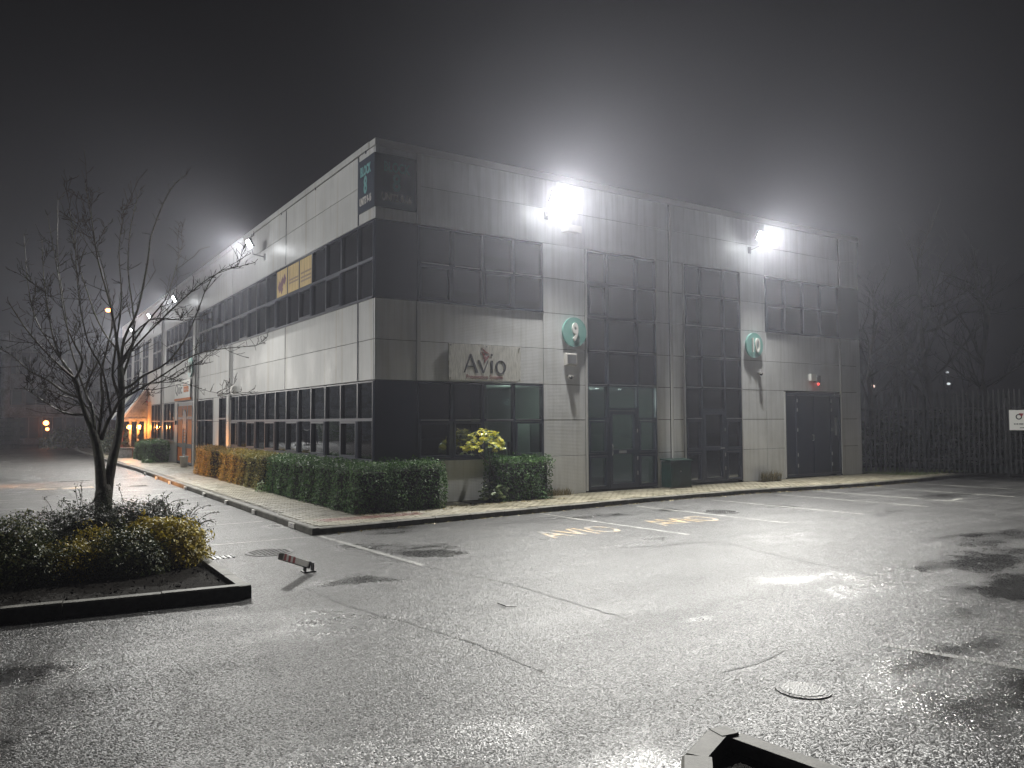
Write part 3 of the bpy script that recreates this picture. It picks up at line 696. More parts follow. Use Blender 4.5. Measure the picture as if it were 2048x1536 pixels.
for a, b in ((33.02, 34.28), (36.32, 37.48), (39.52, YE)):
    backing(CL, a, b, 0, 6.44)
    for z0, z1 in ((2.81, 4.64), (4.64, 6.43)): panel(CL, a+.01, b-.01, z0, z1)
backing(CL, 31, YE, 0, 2.8); 
for a in range(31, 42, 3): panel(CL, a, min(a+3, YE), 0, 2.8)
# coping, roof, end walls, interior
cp = MB(); fb(cp, CR, -.012, XE+.02, 8.09, H, -.3, .03); obj('coping', cp, 'trim', B)
cp = MB(); fb(cp, CL, .302, YE, 8.09, H, -.3, .03); obj('coping', cp, 'clad_l', B)
for y in (.5, 3.9, 6.9, 9.9): obj('coping_bracket', fb(MB(), CL, y, y+.03, 8.03, 8.088, .0, .02), 'frame', B)
obj('roof', MB().box(.25, XE-.02, .25, YE, 7.6, 7.9), 'inside', B)
obj('end_wall', MB().box(XE-.2, XE, .01, YE, 0, 8.08), 'clad_r', B)
obj('end_wall', MB().box(.25, XE-.2, YE-.2, YE, 0, 8.08), 'clad_r', B)
iw = MB(); iw.box(.9, .95, .9, YE-.3, 0, 7.6); iw.box(.95, 3.0, .9, .95, 0, 2.8); iw.box(.95, XE-.2, .9, .95, 4.6, 7.6); iw.box(9.6, XE-.2, .9, .95, 0, 4.6); iw.box(5.9, 9.6, .9, .95, 2.9, 4.6)
obj('inner_wall', iw, 'inside', B)
obj('floor_slab', MB().box(.24, XE-.25, .24, 6, 2.86, 3.1), 'inside', B); obj('floor_slab', MB().box(.24, 4, 6.1, YE-.3, 2.86, 3.1), 'inside', B)
rm = MB(); rm.box(3.0, 9.5, 4.2, 4.25, .02, 2.84); rm.box(3.0, 3.05, .25, 4.2, .02, 2.84); rm.box(9.5, 9.55, .25, 4.2, .02, 2.84)
rm.box(4.88, 4.92, 1.02, 1.76, .02, 1.95); rm.box(5.5, 5.55, .25, 4.2, .02, 2.82); rm.box(3.05, 4.28, .9, .93, .02, 2.84) if 0 else None
obj('office_partition', rm, 'room', B)
obj('office_ceiling', MB().box(3.0, 9.5, .25, 4.2, 2.8, 2.85), 'room', B); obj('office_floor', MB().box(.3, 9.5, .25, 4.2, -.02, .03), 'inside', B)
obj('desk', MB().box(3.6, 4.25, .5, 1.4, .7, .76).box(3.62, 3.66, .55, 1.35, .03, .7).box(4.0, 4.12, .7, .76, .76, 1.35).box(3.7, 4.1, 1.0, 1.1, .76, 1.1), 'desk', B)
for x in (6.9, 7.35, 8.2): obj('downlight', MB().disc((x, 1.2), .06, 2, 2.785, 2.799, 14), 'down', B)
def light(name, typ, loc, energy, col, parent=None, **kw):
    l = bpy.data.lights.new(name, typ); l.energy = energy; l.color = col
    for k, v_ in kw.items(): setattr(l, k, v_)
    o = bpy.data.objects.new(name, l); COL.objects.link(o); o.location = Vector(loc)-(OFF.get(parent, Vector((0, 0, 0))) if parent else Vector((0, 0, 0)))
    if parent: o.parent = parent
    return o
light('assumed_office_lamp', 'POINT', (7.3, 1.8, 2.5), 120, (.9, 1, .93), B, shadow_soft_size=.1)  # assumed lamp behind the glazing, added to brighten the office
light('assumed_office_lamp', 'POINT', (4.3, 1.25, 2.4), 9, (.85, 1, .92), B, shadow_soft_size=.1)  # assumed lamp without a fitting, added to light the pale partition

# entrance lobby with sloping roof on unit 12
Lb = thing('entrance_lobby', (-.7, 33, 0), 'projecting entrance lobby with steep white roof edges, lit by amber lanterns', 'lobby')
obj('gable_wall', MB().add([(-.03, 31.0, 2.1), (-1.22, 31.0, 2.1), (-.03, 31.0, 3.75), (-.03, 31.12, 2.1), (-1.22, 31.12, 2.1), (-.03, 31.12, 3.75)], [(0, 1, 2), (3, 5, 4), (0, 3, 4, 1), (1, 4, 5, 2), (2, 5, 3, 0)]), 'farwall', Lb)
obj('roof_edge', MB().add([(-1.32, 30.95, 2.08), (-1.32, 31.5, 2.08), (-.02, 31.5, 3.86), (-.02, 30.95, 3.86), (-1.22, 30.95, 2.03), (-1.22, 31.5, 2.03), (-.02, 31.5, 3.74), (-.02, 30.95, 3.74)], [(0, 3, 2, 1), (4, 5, 6, 7), (0, 1, 5, 4), (0, 4, 7, 3), (1, 2, 6, 5)]), 'white', Lb)
obj('roof_glazing', MB().add([(-1.3, 31.5, 2.0), (-1.3, 35.4, 2.0), (-.02, 35.4, 3.72), (-.02, 31.5, 3.72)], [(0, 3, 2, 1)]), 'frame', Lb)
obj('roof_edge', MB().add([(-1.32, 35.4, 2.08), (-1.32, 36, 2.08), (-.02, 36, 3.86), (-.02, 35.4, 3.86), (-1.22, 35.4, 2.03), (-1.22, 36, 2.03), (-.02, 36, 3.74), (-.02, 35.4, 3.74)], [(0, 3, 2, 1), (4, 5, 6, 7), (0, 1, 5, 4), (0, 4, 7, 3), (1, 2, 6, 5)]), 'white', Lb)
obj('eave', MB().box(-1.3, -.03, 30.97, 31.15, 1.92, 2.1), 'farwall', Lb)
for x in (-1.26, -.86, -.46, -.1): obj('post', MB().box(x-.06, x+.06, 31.0, 31.14, .0, 1.92), 'wood' if x < -1 else 'farlight', Lb)
for a, b in ((-1.2, -.92), (-.8, -.52), (-.4, -.16)): obj('window', MB().box(a, b, 31.05, 31.08, .5, 1.92), 'glass', Lb); obj('apron', MB().box(a, b, 31.04, 31.1, 0, .5), 'wood', Lb)
obj('inner_wall', MB().box(-1.2, -.05, 31.7, 31.75, 0, 2.0), 'wood', Lb)
for i, x in enumerate((-.90, -.42)):
    t = thing('wall_lantern', (x, 30.9, 1.5), 'glowing amber lantern on the lobby wall, %s' % ('the one nearer the planters\' left' if i == 0 else 'the one nearer the building wall'), 'lantern', 'amber lanterns on the lobby')
    obj('bracket', MB().box(x-.02, x+.02, 30.9, 31.0, 1.7, 1.73), 'black', t)
    obj('lamp_glass', MB().tube([(x, 30.9, 1.5), (x, 30.9, 1.72)], [.05, .08], 8), 'amber', t)
    obj('lantern_cap', MB().tube([(x, 30.9, 1.725), (x, 30.9, 1.8)], [.1, .02], 8), 'black', t)
    light('lantern_lamp', 'POINT', (x, 30.75, 1.6), 60, (1, .30, .05), t, shadow_soft_size=.08)

# ================================================================== SIGNS AND FIXTURES
t = thing('block_sign', (0, 0, 6.68), 'slate corner sign reading BLOCK 8 UNITS 9-16 wrapping the top of the building corner', 'sign')
obj('sign_panel', MB().box(-.03, 1.01, -.035, -.006, 6.69, 7.91), 'navy', t)
obj('sign_panel', MB().box(-.034, -.006, -.004, .925, 6.69, 7.91), 'navy', t)
for sd, c, k in (('R', .51, 1.0), ('L', .47, .92)):
    text('lettering', 'BLOCK', sd, c, 7.62, .0365, .3, .004, 'tealtxt', t, .66*k, .012)
    text('lettering', '8', sd, c, 7.27, .0365, .55, .004, 'tealtxt', t, .72*k, .016)
    text('lettering', 'UNITS 9-16', sd, c, 6.93, .0365, .235, .004, 'offwhite', t, .64*k, .009)
t = thing('company_sign', (1.83, -.04, 2.83), 'pale dew-streaked AVIO company sign board above the ground floor windows', 'sign')
obj('sign_board', MB().box(1.84, 3.86, -.07, -.03, 2.85, 3.71), 'avio', t)
for x in (1.88, 2.87, 3.82):
    for z in (2.89, 3.67): obj('fixing', MB().disc((x, z), .018, 1, -.074, -.085, 10), 'metal', t); fb(MB(), CR, 0, 1, 0, 1, 0, 1)
# Avio wordmark, cut from strokes: thick and thin like the sign
def stroke(mb, pts, y0=-.078, y1=-.071):
    n = len(pts); mb.add([(x, y0, z) for x, z in pts]+[(x, y1, z) for x, z in pts], [tuple(range(n)), tuple(range(n, 2*n))[::-1]]+[(i, n+i, n+(i+1) % n, (i+1) % n) for i in range(n)])
lt = MB()
stroke(lt, [(2.235, 3.03), (2.27, 3.03), (2.425, 3.41), (2.405, 3.48)]); stroke(lt, [(2.405, 3.48), (2.425, 3.41), (2.56, 3.03), (2.64, 3.03), (2.445, 3.48)]); stroke(lt, [(2.31, 3.17), (2.50, 3.17), (2.49, 3.195), (2.32, 3.195)])
stroke(lt, [(2.62, 3.34), (2.68, 3.34), (2.785, 3.09), (2.775, 3.03), (2.755, 3.03)]); stroke(lt, [(2.775, 3.03), (2.785, 3.09), (2.9, 3.34), (2.925, 3.34), (2.80, 3.03)])
stroke(lt, [(2.985, 3.03), (3.05, 3.03), (3.05, 3.34), (2.985, 3.34)])
lt.disc((3.012, 3.475), .03, 1, -.071, -.079, 16)
obj('lettering', lt, 'darkgrey', t)
n = 28; mb = MB(); vs = []
for y in (-.078, -.071):
    for k in range(n):
        a = 2*math.pi*k/n; vs.append((3.27+.155*math.cos(a), y, 3.185+.165*math.sin(a)))
    for k in range(n):
        a = 2*math.pi*k/n; vs.append((3.27+.095*math.cos(a), y, 3.185+.14*math.sin(a)))
mb.add(vs, [(k, (k+1) % n, n+(k+1) % n, n+k) for k in range(n)]+[(2*n+k, 3*n+k, 3*n+(k+1) % n, 2*n+(k+1) % n) for k in range(n)]+[(k, 2*n+k, 2*n+(k+1) % n, (k+1) % n) for k in range(n)])
obj('lettering', mb, 'darkgrey', t)
mb = MB(); stroke(mb, [(2.73, 3.65), (2.83, 3.57), (2.96, 3.49), (2.80, 3.525), (2.78, 3.57)]); stroke(mb, [(2.70, 3.55), (2.80, 3.49), (2.83, 3.44), (2.79, 3.42), (2.75, 3.5)]); stroke(mb, [(2.74, 3.36), (2.83, 3.44), (2.80, 3.38)]); stroke(mb, [(2.955, 3.465), (2.86, 3.42), (2.82, 3.44), (2.80, 3.27), (2.89, 3.36)])
obj('bird_mark', mb, 'fadered', t)
text('lettering', 'Presentation Systems', 'R', 2.82, 2.935, .0705, .13, .004, 'fadered', t, .92, .001)
for num, cx in ((9, 5.55), (10, 12.57)):
    t = thing('unit_number_sign', (cx, -.04, 3.8), 'round teal disc with raised number %d, %s' % (num, 'left of the first tall glazed entrance' if num == 9 else 'right of the second tall glazed entrance'), 'sign', 'round teal unit number discs')
    obj('disc', MB().disc((cx, 4.18), .385, 1, -.03, -.09, 48), 'teal', t)
    text('numeral', str(num), 'R', cx-.01, 4.16, .092, .62, .045, 'white', t, .62 if num == 9 else .72, .02 if num == 9 else .006)
    obj('spacer', MB().box(cx-.06, cx+.06, -.03, -.003, 4.12, 4.24), 'metal', t)
t = thing('unit_number_sign', (-.04, 19.45, 3.9), 'teal number disc seen edge-on beside the orange door sign', 'sign', 'round teal unit number discs')
obj('disc', MB().disc((19.45, 4.22), .42, 0, -.03, -.09, 40), 'teal', t); text('numeral', '11', 'L', 19.45, 4.2, .092, .6, .05, 'white', t, .6, .02)
t = thing('shop_sign', (-.05, 21, 2.85), 'white square sign with black and orange lettering above the orange door', 'sign')
obj('sign_panel', MB().box(-.07, -.03, 19.42, 22.85, 2.95, 3.72), 'white', t); obj('orange_edge', MB().box(-.075, -.03, 19.3, 22.9, 2.84, 2.945), 'orange', t)
text('lettering', 'Quic', 'L', 21.9, 3.35, .071, .62, .004, 'darkgrey', t, 1.35, .012); text('lettering', 'kbite', 'L', 20.25, 3.35, .071, .5, .004, 'orange', t, 1.1, .012)
def rect_thing(name, label, cat, mb, m, loc, extra=()):
    t = thing(name, loc, label, cat)
    obj('body', mb, m, t)
    for n_, b_, mm in extra: obj(n_, b_, mm, t)
    return t
rect_thing('alarm_box', 'white rectangular alarm box under the number 9 disc', 'alarm box', MB().add([(5.24, -.01, 3.30), (5.64, -.01, 3.30), (5.64, -.01, 3.64), (5.24, -.01, 3.64), (5.27, -.1, 3.33), (5.61, -.1, 3.33), (5.61, -.1, 3.61), (5.27, -.1, 3.61)], [(0, 1, 5, 4), (1, 2, 6, 5), (2, 3, 7, 6), (3, 0, 4, 7), (4, 5, 6, 7), (3, 2, 1, 0)]), 'offwhite', (5.44, -.01, 3.3), [('label_face', MB().box(5.3, 5.58, -.106, -.1, 3.36, 3.58), 'metal')])
for x, z, lb in ((5.42, 2.98, 'small dome camera below the white alarm box'), (12.86, 3.28, 'small dome camera under the number 10 disc')):
    rect_thing('dome_camera', lb, 'camera', MB().box(x-.07, x+.07, -.12, -.003, z+.03, z+.08), 'offwhite', (x, -.01, z), [('dome', MB().sphere((x, -.075, z+.03), .055, .055, .06), 'black')])
rect_thing('alarm_box', 'white alarm box with red light above the double service door', 'alarm box', MB().box(15.3, 15.56, -.11, -.003, 3.16, 3.38), 'white', (15.43, -.01, 3.1), [('siren', MB().box(15.55, 15.74, -.15, -.003, 3.1, 3.33), 'metal'), ('indicator', MB().sphere((15.6, -.15, 3.05), .035, .035, .035), 'redled')])
rect_thing('alarm_box', 'white alarm box at the far end of the lower window band', 'alarm box', MB().box(-.13, -.003, 11.92, 12.22, 2.86, 3.12), 'white', (-.01, 12.1, 2.9), [('cover', MB().box(-.15, -.13, 11.95, 12.19, 2.89, 3.09), 'offwhite')])
rect_thing('junction_box', 'pale metal box on the wall just below the first floodlight of the south face', 'box', MB().add([(5.2, -.01, 6.78), (5.62, -.01, 6.78), (5.62, -.01, 6.98), (5.2, -.01, 6.98), (5.22, -.3, 6.76), (5.6, -.3, 6.76), (5.6, -.3, 6.9), (5.22, -.3, 6.9)], [(0, 1, 5, 4), (1, 2, 6, 5), (2, 3, 7, 6), (3, 0, 4, 7), (4, 5, 6, 7), (3, 2, 1, 0)]), 'white', (5.4, -.01, 6.78), [('lip', MB().box(5.2, 5.62, -.32, -.3, 6.74, 6.92), 'white')])
rect_thing('key_box', 'small black entry panel on the pier left of the orange door', 'entry panel', MB().box(-.06, -.003, 22.75, 22.95, 1.75, 1.95), 'black', (-.01, 22.8, 1.75), [('face', MB().box(-.066, -.06, 22.78, 22.92, 1.78, 1.92), 'metal')])
rect_thing('sensor', 'small pale sensor over the narrow window', 'sensor', MB().box(-.14, -.003, 13.85, 14.05, 2.84, 2.94), 'offwhite', (-.01, 13.95, 2.84), [('lens', MB().sphere((-.14, 13.95, 2.86), .04, .04, .04), 'black')])
rect_thing('wall_beacon', 'small red beacon on the wall above the lobby eave', 'beacon', MB().tube([(-.003, 30.2, 3.0), (-.12, 30.2, 3.0)], .07, 10), 'offwhite', (-.01, 30.2, 3.0), [('lens', MB().sphere((-.16, 30.2, 3.0), .07, .07, .07), 'red')])
# posters in three upper windows
for k in range(3):
    a, b = ML[4+k]+.04, ML[5+k]-.04
    t = thing('window_poster', (0, (a+b)/2, 5.6), ('streaked ochre poster with brown lines of print, nearest the building corner', 'streaked ochre poster with brown smudges, the middle one', 'streaked ochre poster with plum diamond mark, farthest from the corner')[k], 'poster', 'ochre posters in the upper windows')
    obj('sheet', MB().box(-.006, .0, a, b, 5.585, 6.36), 'poster', t)
    if k == 2:
        mb = MB()
        for cy, cz, r in ((6.0, 5.98, .17), (6.25, 5.88, .17), (5.78, 6.05, .16), (6.05, 5.78, .14)): mb.add([(-.0075, cy-r, cz), (-.0075, cy, cz-r*1.1), (-.0075, cy+r, cz), (-.0075, cy, cz+r*1.1)], [(0, 1, 2, 3)])
        for i in range(len(mb.v)): mb.v[i] = (mb.v[i][0], mb.v[i][1]+(a+b)/2-6.03, mb.v[i][2])
        obj('print', mb, 'plum', t)
    else:
        mb = MB()
        for z in ((5.86, 5.98, 5.76) if k == 0 else (5.86, 5.95)):
            mb.box(-.0075, -.006, a+.05, b-.08, z-.03, z+.022)
        obj('print', mb, 'brown', t)
# floodlights
FL = [('R', 4.71, .5, 7.49, 'first floodlight on the south face, above the number 9 disc'), ('R', 12.49, .5, 7.5, 'second floodlight on the south face, above the number 10 disc'),
      ('L', 8.6, .5, 7.42, 'nearest floodlight on the west face, above the ochre posters'), ('L', 20.94, .5, 7.33, 'second floodlight along the west face'),
      ('L', 27.74, .5, 7.34, 'third floodlight along the west face'), ('L', 34.18, .5, 7.3, 'farthest floodlight along the west face, behind the tree')]
def flood(side, s, d, z, label, power, out=1):
    loc = fp(side, s, z, d); base = fp(side, s, z-.35, 0)
    t = thing('floodlight', base, label, 'floodlight', 'white floodlights on the walls')
    obj('wall_plate', fb(MB(), side, s-.06, s+.06, z-.45, z-.25, .002, .03) if out == 1 else MB().box(base.x-.0, base.x+.03, s-.06, s+.06, z-.45, z-.25), 'metal', t)
    o_ = fp(side, 0, 0, 1)*out
    p0 = base+o_*.03; p1 = loc-o_*.12+Vector((0, 0, -.3)); p2 = loc-o_*.08+Vector((0, 0, -.08))
    obj('arm', MB().tube([p0, p1, p2], .018, 8), 'metal', t)
    # housing: flat box tipped forward, lens on its front
    along = fp(side, 1, 0, 0); n = (o_*.80+Vector((0, -.35 if side == 'L' else 0, -.45))).normalized(); upv = along.cross(n).normalized()
    if upv.z < 0: upv = -upv
    def slab(c, hw, hh, th, sc=1):
        vs = [c+along*a+upv*b_+n*e for e in (-th/2, th/2) for a, b_ in ((-hw, -hh), (hw, -hh), (hw, hh), (-hw, hh))]
        return MB().add(vs, [(0, 1, 2, 3), (7, 6, 5, 4), (0, 4, 5, 1), (1, 5, 6, 2), (2, 6, 7, 3), (3, 7, 4, 0)])
    c = loc
    obj('housing', slab(c-n*.045, .19, .14, .07), 'darkgrey', t)
    for k in range(5): 
        obj('cooling_fin', MB().add([(c-n*.08+along*(-.16+.08*k)+upv*b_+n*e+along*w_) for e in (-.03, 0) for b_, w_ in ((-.12, -.004), (-.12, .004), (.12, .004), (.12, -.004))], [(0, 1, 2, 3), (7, 6, 5, 4), (0, 4, 5, 1), (1, 5, 6, 2), (2, 6, 7, 3), (3, 7, 4, 0)]), 'darkgrey', t)
    obj('lens', slab(c, .17, .125, .02), 'led', t)
    light('floodlight_lamp', 'POINT', c+n*.16, power*.0015, (.95, .98, 1.0), t, shadow_soft_size=.09)
    aim = (o_*.88+Vector((0, -.2 if side == 'L' else 0, -.50))).normalized()
    sp = light('floodlight_beam', 'SPOT', c+n*.16, power, (1.0, .985, .935), t, shadow_soft_size=.09, spot_size=math.radians(157), spot_blend=1.0)
    sp.rotation_euler = aim.to_track_quat('-Z', 'Y').to_euler()
for i, (sd, s, d, z, lb) in enumerate(FL): flood(sd, s, d, z, lb, FLOOD_W*(1, .95, .75, .5, .45, .4)[i])

# ================================================================== OFF-FRAME NEIGHBOUR (seen in the window reflections)
Nb = thing('neighbour_block', (-30, 10, 0), 'pale block across the car park, seen only as a reflection in the windows', 'building')
obj('wall', MB().box(-31, -30, -12, 52, 0, 7.5), 'farlight', Nb)
for k in range(8): obj('window', MB().box(-29.98, -29.95, -9+k*6, -5+k*6, 4.2, 6), 'frame', Nb); obj('window', MB().box(-29.98, -29.95, -9+k*6, -5+k*6, 1, 2.8), 'frame', Nb)
def assumed_flood(y, z, p, lab):  # assumed lamp out of view on the neighbour block, added to light the west face
    t = thing('floodlight', (-30, y, z), lab, 'floodlight', 'white floodlights on the walls')
    obj('arm', MB().tube([(-30, y, z-.3), (-29.5, y, z-.2), (-29.4, y, z)], .02, 8), 'metal', t)
    obj('housing', MB().box(-29.55, -29.42, y-.2, y+.2, z-.14, z+.14), 'darkgrey', t); obj('lens', MB().box(-29.42, -29.4, y-.18, y+.18, z-.12, z+.12), 'led', t)
    sp = light('floodlight_beam', 'SPOT', (-29.2, y, z), p, (1.0, .99, .96), t, shadow_soft_size=.15, spot_size=math.radians(50), spot_blend=.6)
    sp.rotation_euler = ((Vector((0, y-1.5, 3)) if y < 30 else Vector((-15, y+3, -2)))-Vector((-29.2, y, z))).to_track_quat('-Z', 'Y').to_euler()
assumed_flood(7, 7.0, 15000, 'assumed unseen southern floodlight on the block across the car park, added to light the west face')
t = thing('floodlight', (-19, 62.2, 6.2), 'added unseen floodlight on the far office wall, for glitter on the mirrored ground', 'floodlight', 'white floodlights on the walls')  # added lamp, never in view, so the ground mirrored in the windows glitters
obj('arm', MB().tube([(-19, 62.2, 5.9), (-19, 61.8, 6.0), (-19, 61.7, 6.2)], .02, 8), 'metal', t); obj('housing', MB().box(-19.2, -18.8, 61.62, 61.75, 6.06, 6.34), 'darkgrey', t); obj('lens', MB().box(-19.18, -18.82, 61.6, 61.62, 6.08, 6.32), 'led', t)
sp = light('floodlight_beam', 'SPOT', (-19, 61.4, 6.2), 6500, (1.0, .97, .9), t, shadow_soft_size=.15, spot_size=math.radians(120), spot_blend=.8)
sp.rotation_euler = Vector((.35, -1, -.42)).to_track_quat('-Z', 'Y').to_euler()
BX, BY = -2.5, 43.5
t = thing('waste_bin', (-15.5, 50, g), 'dark wheeled waste container across the car park, seen only as a reflection', 'bin')
obj('bin_body', MB().add([(x+BX, y+BY, z) for x, y, z in ((-13.5, 5.8, .05), (-12.5, 5.8, .05), (-12.5, 7.2, .05), (-13.5, 7.2, .05), (-13.65, 5.7, 1.1), (-12.35, 5.7, 1.1), (-12.35, 7.3, 1.1), (-13.65, 7.3, 1.1))], [(0, 3, 2, 1), (4, 5, 6, 7), (0, 1, 5, 4), (1, 2, 6, 5), (2, 3, 7, 6), (3, 0, 4, 7)]), 'navy', t)
obj('lid', MB().box(-13.7+BX, -12.3+BX, 5.65+BY, 7.35+BY, 1.1, 1.17), 'desk', t)
for x in (-13.4, -12.6):
    for y in (5.95, 7.05): obj('wheel', MB().disc((x+BX, g+.09), .09, 1, y+BY-.03, y+BY+.03, 12), 'black', t)
# assumed low amber bollard just out of frame, added to light hedge and kerb
t = thing('assumed_bollard_light', (-9.6, 14.4, g), 'assumed low amber bollard beside the left parking bays, unseen, added to tint the hedge and kerb orange', 'bollard light')
obj('post', MB().tube([(-9.6, 14.4, g), (-9.6, 14.4, .62)], .07, 10), 'darkgrey', t); obj('lamp_glass', MB().tube([(-9.6, 14.4, .62), (-9.6, 14.4, .8)], .07, 10), 'sodium', t); obj('cap', MB().tube([(-9.6, 14.4, .8), (-9.6, 14.4, .85)], .09, 10), 'darkgrey', t)
lo = light('assumed_bollard_lamp', 'SPOT', (-9.5, 14.35, .72), 9000, (1, .36, .05), t, shadow_soft_size=.05, spot_size=math.radians(46), spot_blend=.7)
obj('beam_cutoff', MB().box(-9.5, -8.85, 14.0, 14.7, .775, .785), 'darkgrey', t)  # added plate that keeps the amber beam off the wall above the hedge
lo.rotation_euler = (Vector((-.85, 11.7, .45))-Vector((-9.5, 14.35, .72))).to_track_quat('-Z', 'Y').to_euler()

# ================================================================== HEDGES
def hedge(boxes, label, dens=1.0, m='hedge', size=.055, name='hedge', group='clipped hedges along the building', sprout=.1):
    x0 = min(b[0] for b in boxes); y0 = min(b[2] for b in boxes)
    cx = sum((b[0]+b[1])/2 for b in boxes)/len(boxes); cy = sum((b[2]+b[3])/2 for b in boxes)/len(boxes)
    t = thing(name, (cx, cy, 0), label, 'hedge', group)
    P, Nn = [], []
    core = MB()
    for (a, b, c, d, h) in boxes:
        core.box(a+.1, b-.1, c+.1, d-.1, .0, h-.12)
        faces = [((a, c, 0), (b-a, 0, 0), (0, 0, h), (0, -1, 0)), ((a, d, 0), (b-a, 0, 0), (0, 0, h), (0, 1, 0)), ((a, c, 0), (0, d-c, 0), (0, 0, h), (-1, 0, 0)), ((b, c, 0), (0, d-c, 0), (0, 0, h), (1, 0, 0)), ((a, c, h), (b-a, 0, 0), (0, d-c, 0), (0, 0, 1))]
        for o, u, v_, n in faces:
            o, u, v_, n = map(np.array, (o, u, v_, n)); area = np.linalg.norm(u)*np.linalg.norm(v_)
            k = int(area*1500*dens*(.045/size)**1.0)
            r = np.random.rand(k, 2); dep = np.abs(np.random.normal(0, .055, (k, 1)))-.02
            pt = o+r[:, :1]*u+r[:, 1:]*v_-dep*n
            lump = .05*np.sin(pt[:, 0]*5.1+pt[:, 2]*4)+.04*np.sin(pt[:, 1]*6.3+1)+.02*np.sin(pt[:, 1]*17+pt[:, 0]*13)
            pt = pt+lump[:, None]*n
            P.append(pt); Nn.append(np.tile(n+np.array([0, 0, .5]), (k, 1)))
            if n[2] == 1:   # shoots standing above the clipped top
                k2 = int(area*170*sprout*22); r = np.random.rand(k2, 2); b0 = o+r[:, :1]*u+r[:, 1:]*v_
                b0[:, 2] += np.random.uniform(0, .13, k2)*(np.sin(b0[:, 0]*9)+np.sin(b0[:, 1]*7+2)+2.2)/3; P.append(b0); Nn.append(np.random.normal(0, 1, (k2, 3)))
    P = np.concatenate(P); Nn = np.concatenate(Nn); P[:, 2] = np.maximum(P[:, 2], .01)
    # round the edges
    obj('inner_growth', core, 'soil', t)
    v, f = leaves(P, Nn, size, .42, .55); leafobj('foliage', v, f, m, t)
    return t
hedge([(-.84, .05-.12, -1.12, 5.2, .93), (-.07, 1.2, -1.1, -.12, .95)], 'dark green hedge wrapping round the building corner', size=.06)
hedge([(-.84, -.08, 5.75, 10.75, .92)], 'long hedge under the lower windows, its far end lit amber', 1.0, 'hedge_y', .055)
hedge([(-.84, -.1, 12.3, 14.5, .93)], 'short amber-lit hedge block beside the glazed door', 1.0, 'hedge_y', .055)
hedge([(2.75, 4.35, -.72, -.1, .98)], 'small bright-topped hedge block right of the fatsia', size=.06)
hedge([(-1.0, -.15, 23.6, 26.4, .95)], 'rounded green hedge left of the orange door', .8, 'hedge', .07)
hedge([(-.95, -.2, 27.2, 28.8, .8)], 'smaller hedge clump behind the rounded hedge by the planters', .7, 'hedge', .07)
def clump(name, label, c, r, n, m, size, cat='plant', group=None, up=.4):
    t = thing(name, (c[0], c[1], 0), label, cat, group)
    d = np.random.normal(0, 1, (n, 3)); d /= np.linalg.norm(d, axis=1, keepdims=True); d[:, 2] = np.abs(d[:, 2])
    p = np.array(c)+d*np.array(r)*np.random.uniform(.55, 1.05, (n, 1)); p[:, 2] = np.maximum(p[:, 2], c[2]+.02)
    v, f = leaves(p, d+np.array([0, 0, up]), size, .45, .5); leafobj('foliage', v, f, m, t)
    mb = MB()
    for k in range(6):
        a = random.uniform(0, 6.28); mb.tube([(c[0], c[1], 0), (c[0]+r[0]*.5*math.cos(a), c[1]+r[1]*.5*math.sin(a), r[2]*.6)], [.012, .005], 5)
    obj('stem', mb, 'twig', t); return t
clump('weed', 'leafy pale green weed at the foot of the long hedge', (-.92, 5.45, 0), (.16, .22, .28), 90, 'fatsia_g', .1)
clump('shrub', 'bright green shrub behind the tree trunk beside the lobby', (-.9, 39.5, 0), (.7, .9, 1.5), 1600, 'fatsia_g', .16, 'shrub')
clump('shrub', 'green shrub across the car park, seen only as a reflection', (-19.5, 55, 0), (2.5, 2, 2.2), 2500, 'hedge', .16, 'shrub')
clump('weed', 'low bright green plant at the foot of the rounded hedge', (-1.05, 23.7, 0), (.25, .5, .2), 300, 'hedge', .08)
clump('shrub', 'dark low shrub at the far corner of the left building', (-2.2, 50, 0), (2.2, 2, 1.6), 2200, 'shrub_g', .18, 'shrub')

# fatsia: three leaning stems with hand-shaped leaves
def fat_leaf(m):
    mb = MB()
    for k in range(7):
        a = math.radians(-105+35*k); L = .105*(1-.3*abs(k-3)/3); w_ = .02
        d = Vector((math.sin(a), math.cos(a), 0)); s_ = Vector((d.y, -d.x, 0)); z = Vector((0, 0, -.035))
        mb.add([d*.01, d*L*.55+s_*w_+z*.2, d*L+z, d*L*.55-s_*w_+z*.2], [(0, 1, 2, 3)])
    me = bpy.data.meshes.new('leaf'); me.from_pydata(mb.v, [], mb.f); me.materials.append(M[m]); return me
Fy, Fg = fat_leaf('fatsia'), fat_leaf('fatsia_g')
t = thing('fatsia_plant', (3.0, -.45, 0), 'tall leggy fatsia with yellow-green hand-shaped leaves between two hedges', 'plant')
tops = [Vector((2.15, -.6, 1.35)), Vector((2.55, -.55, 1.6)), Vector((2.85, -.5, 1.42)), Vector((2.35, -.35, 1.2))]
for tp in tops: obj('stem', MB().tube([(3.02, -.45, .0), (2.86, -.5, .45), (2.7, -.5, .85), tuple(tp)], [.022, .02, .016, .009], 7), 'bark', t)
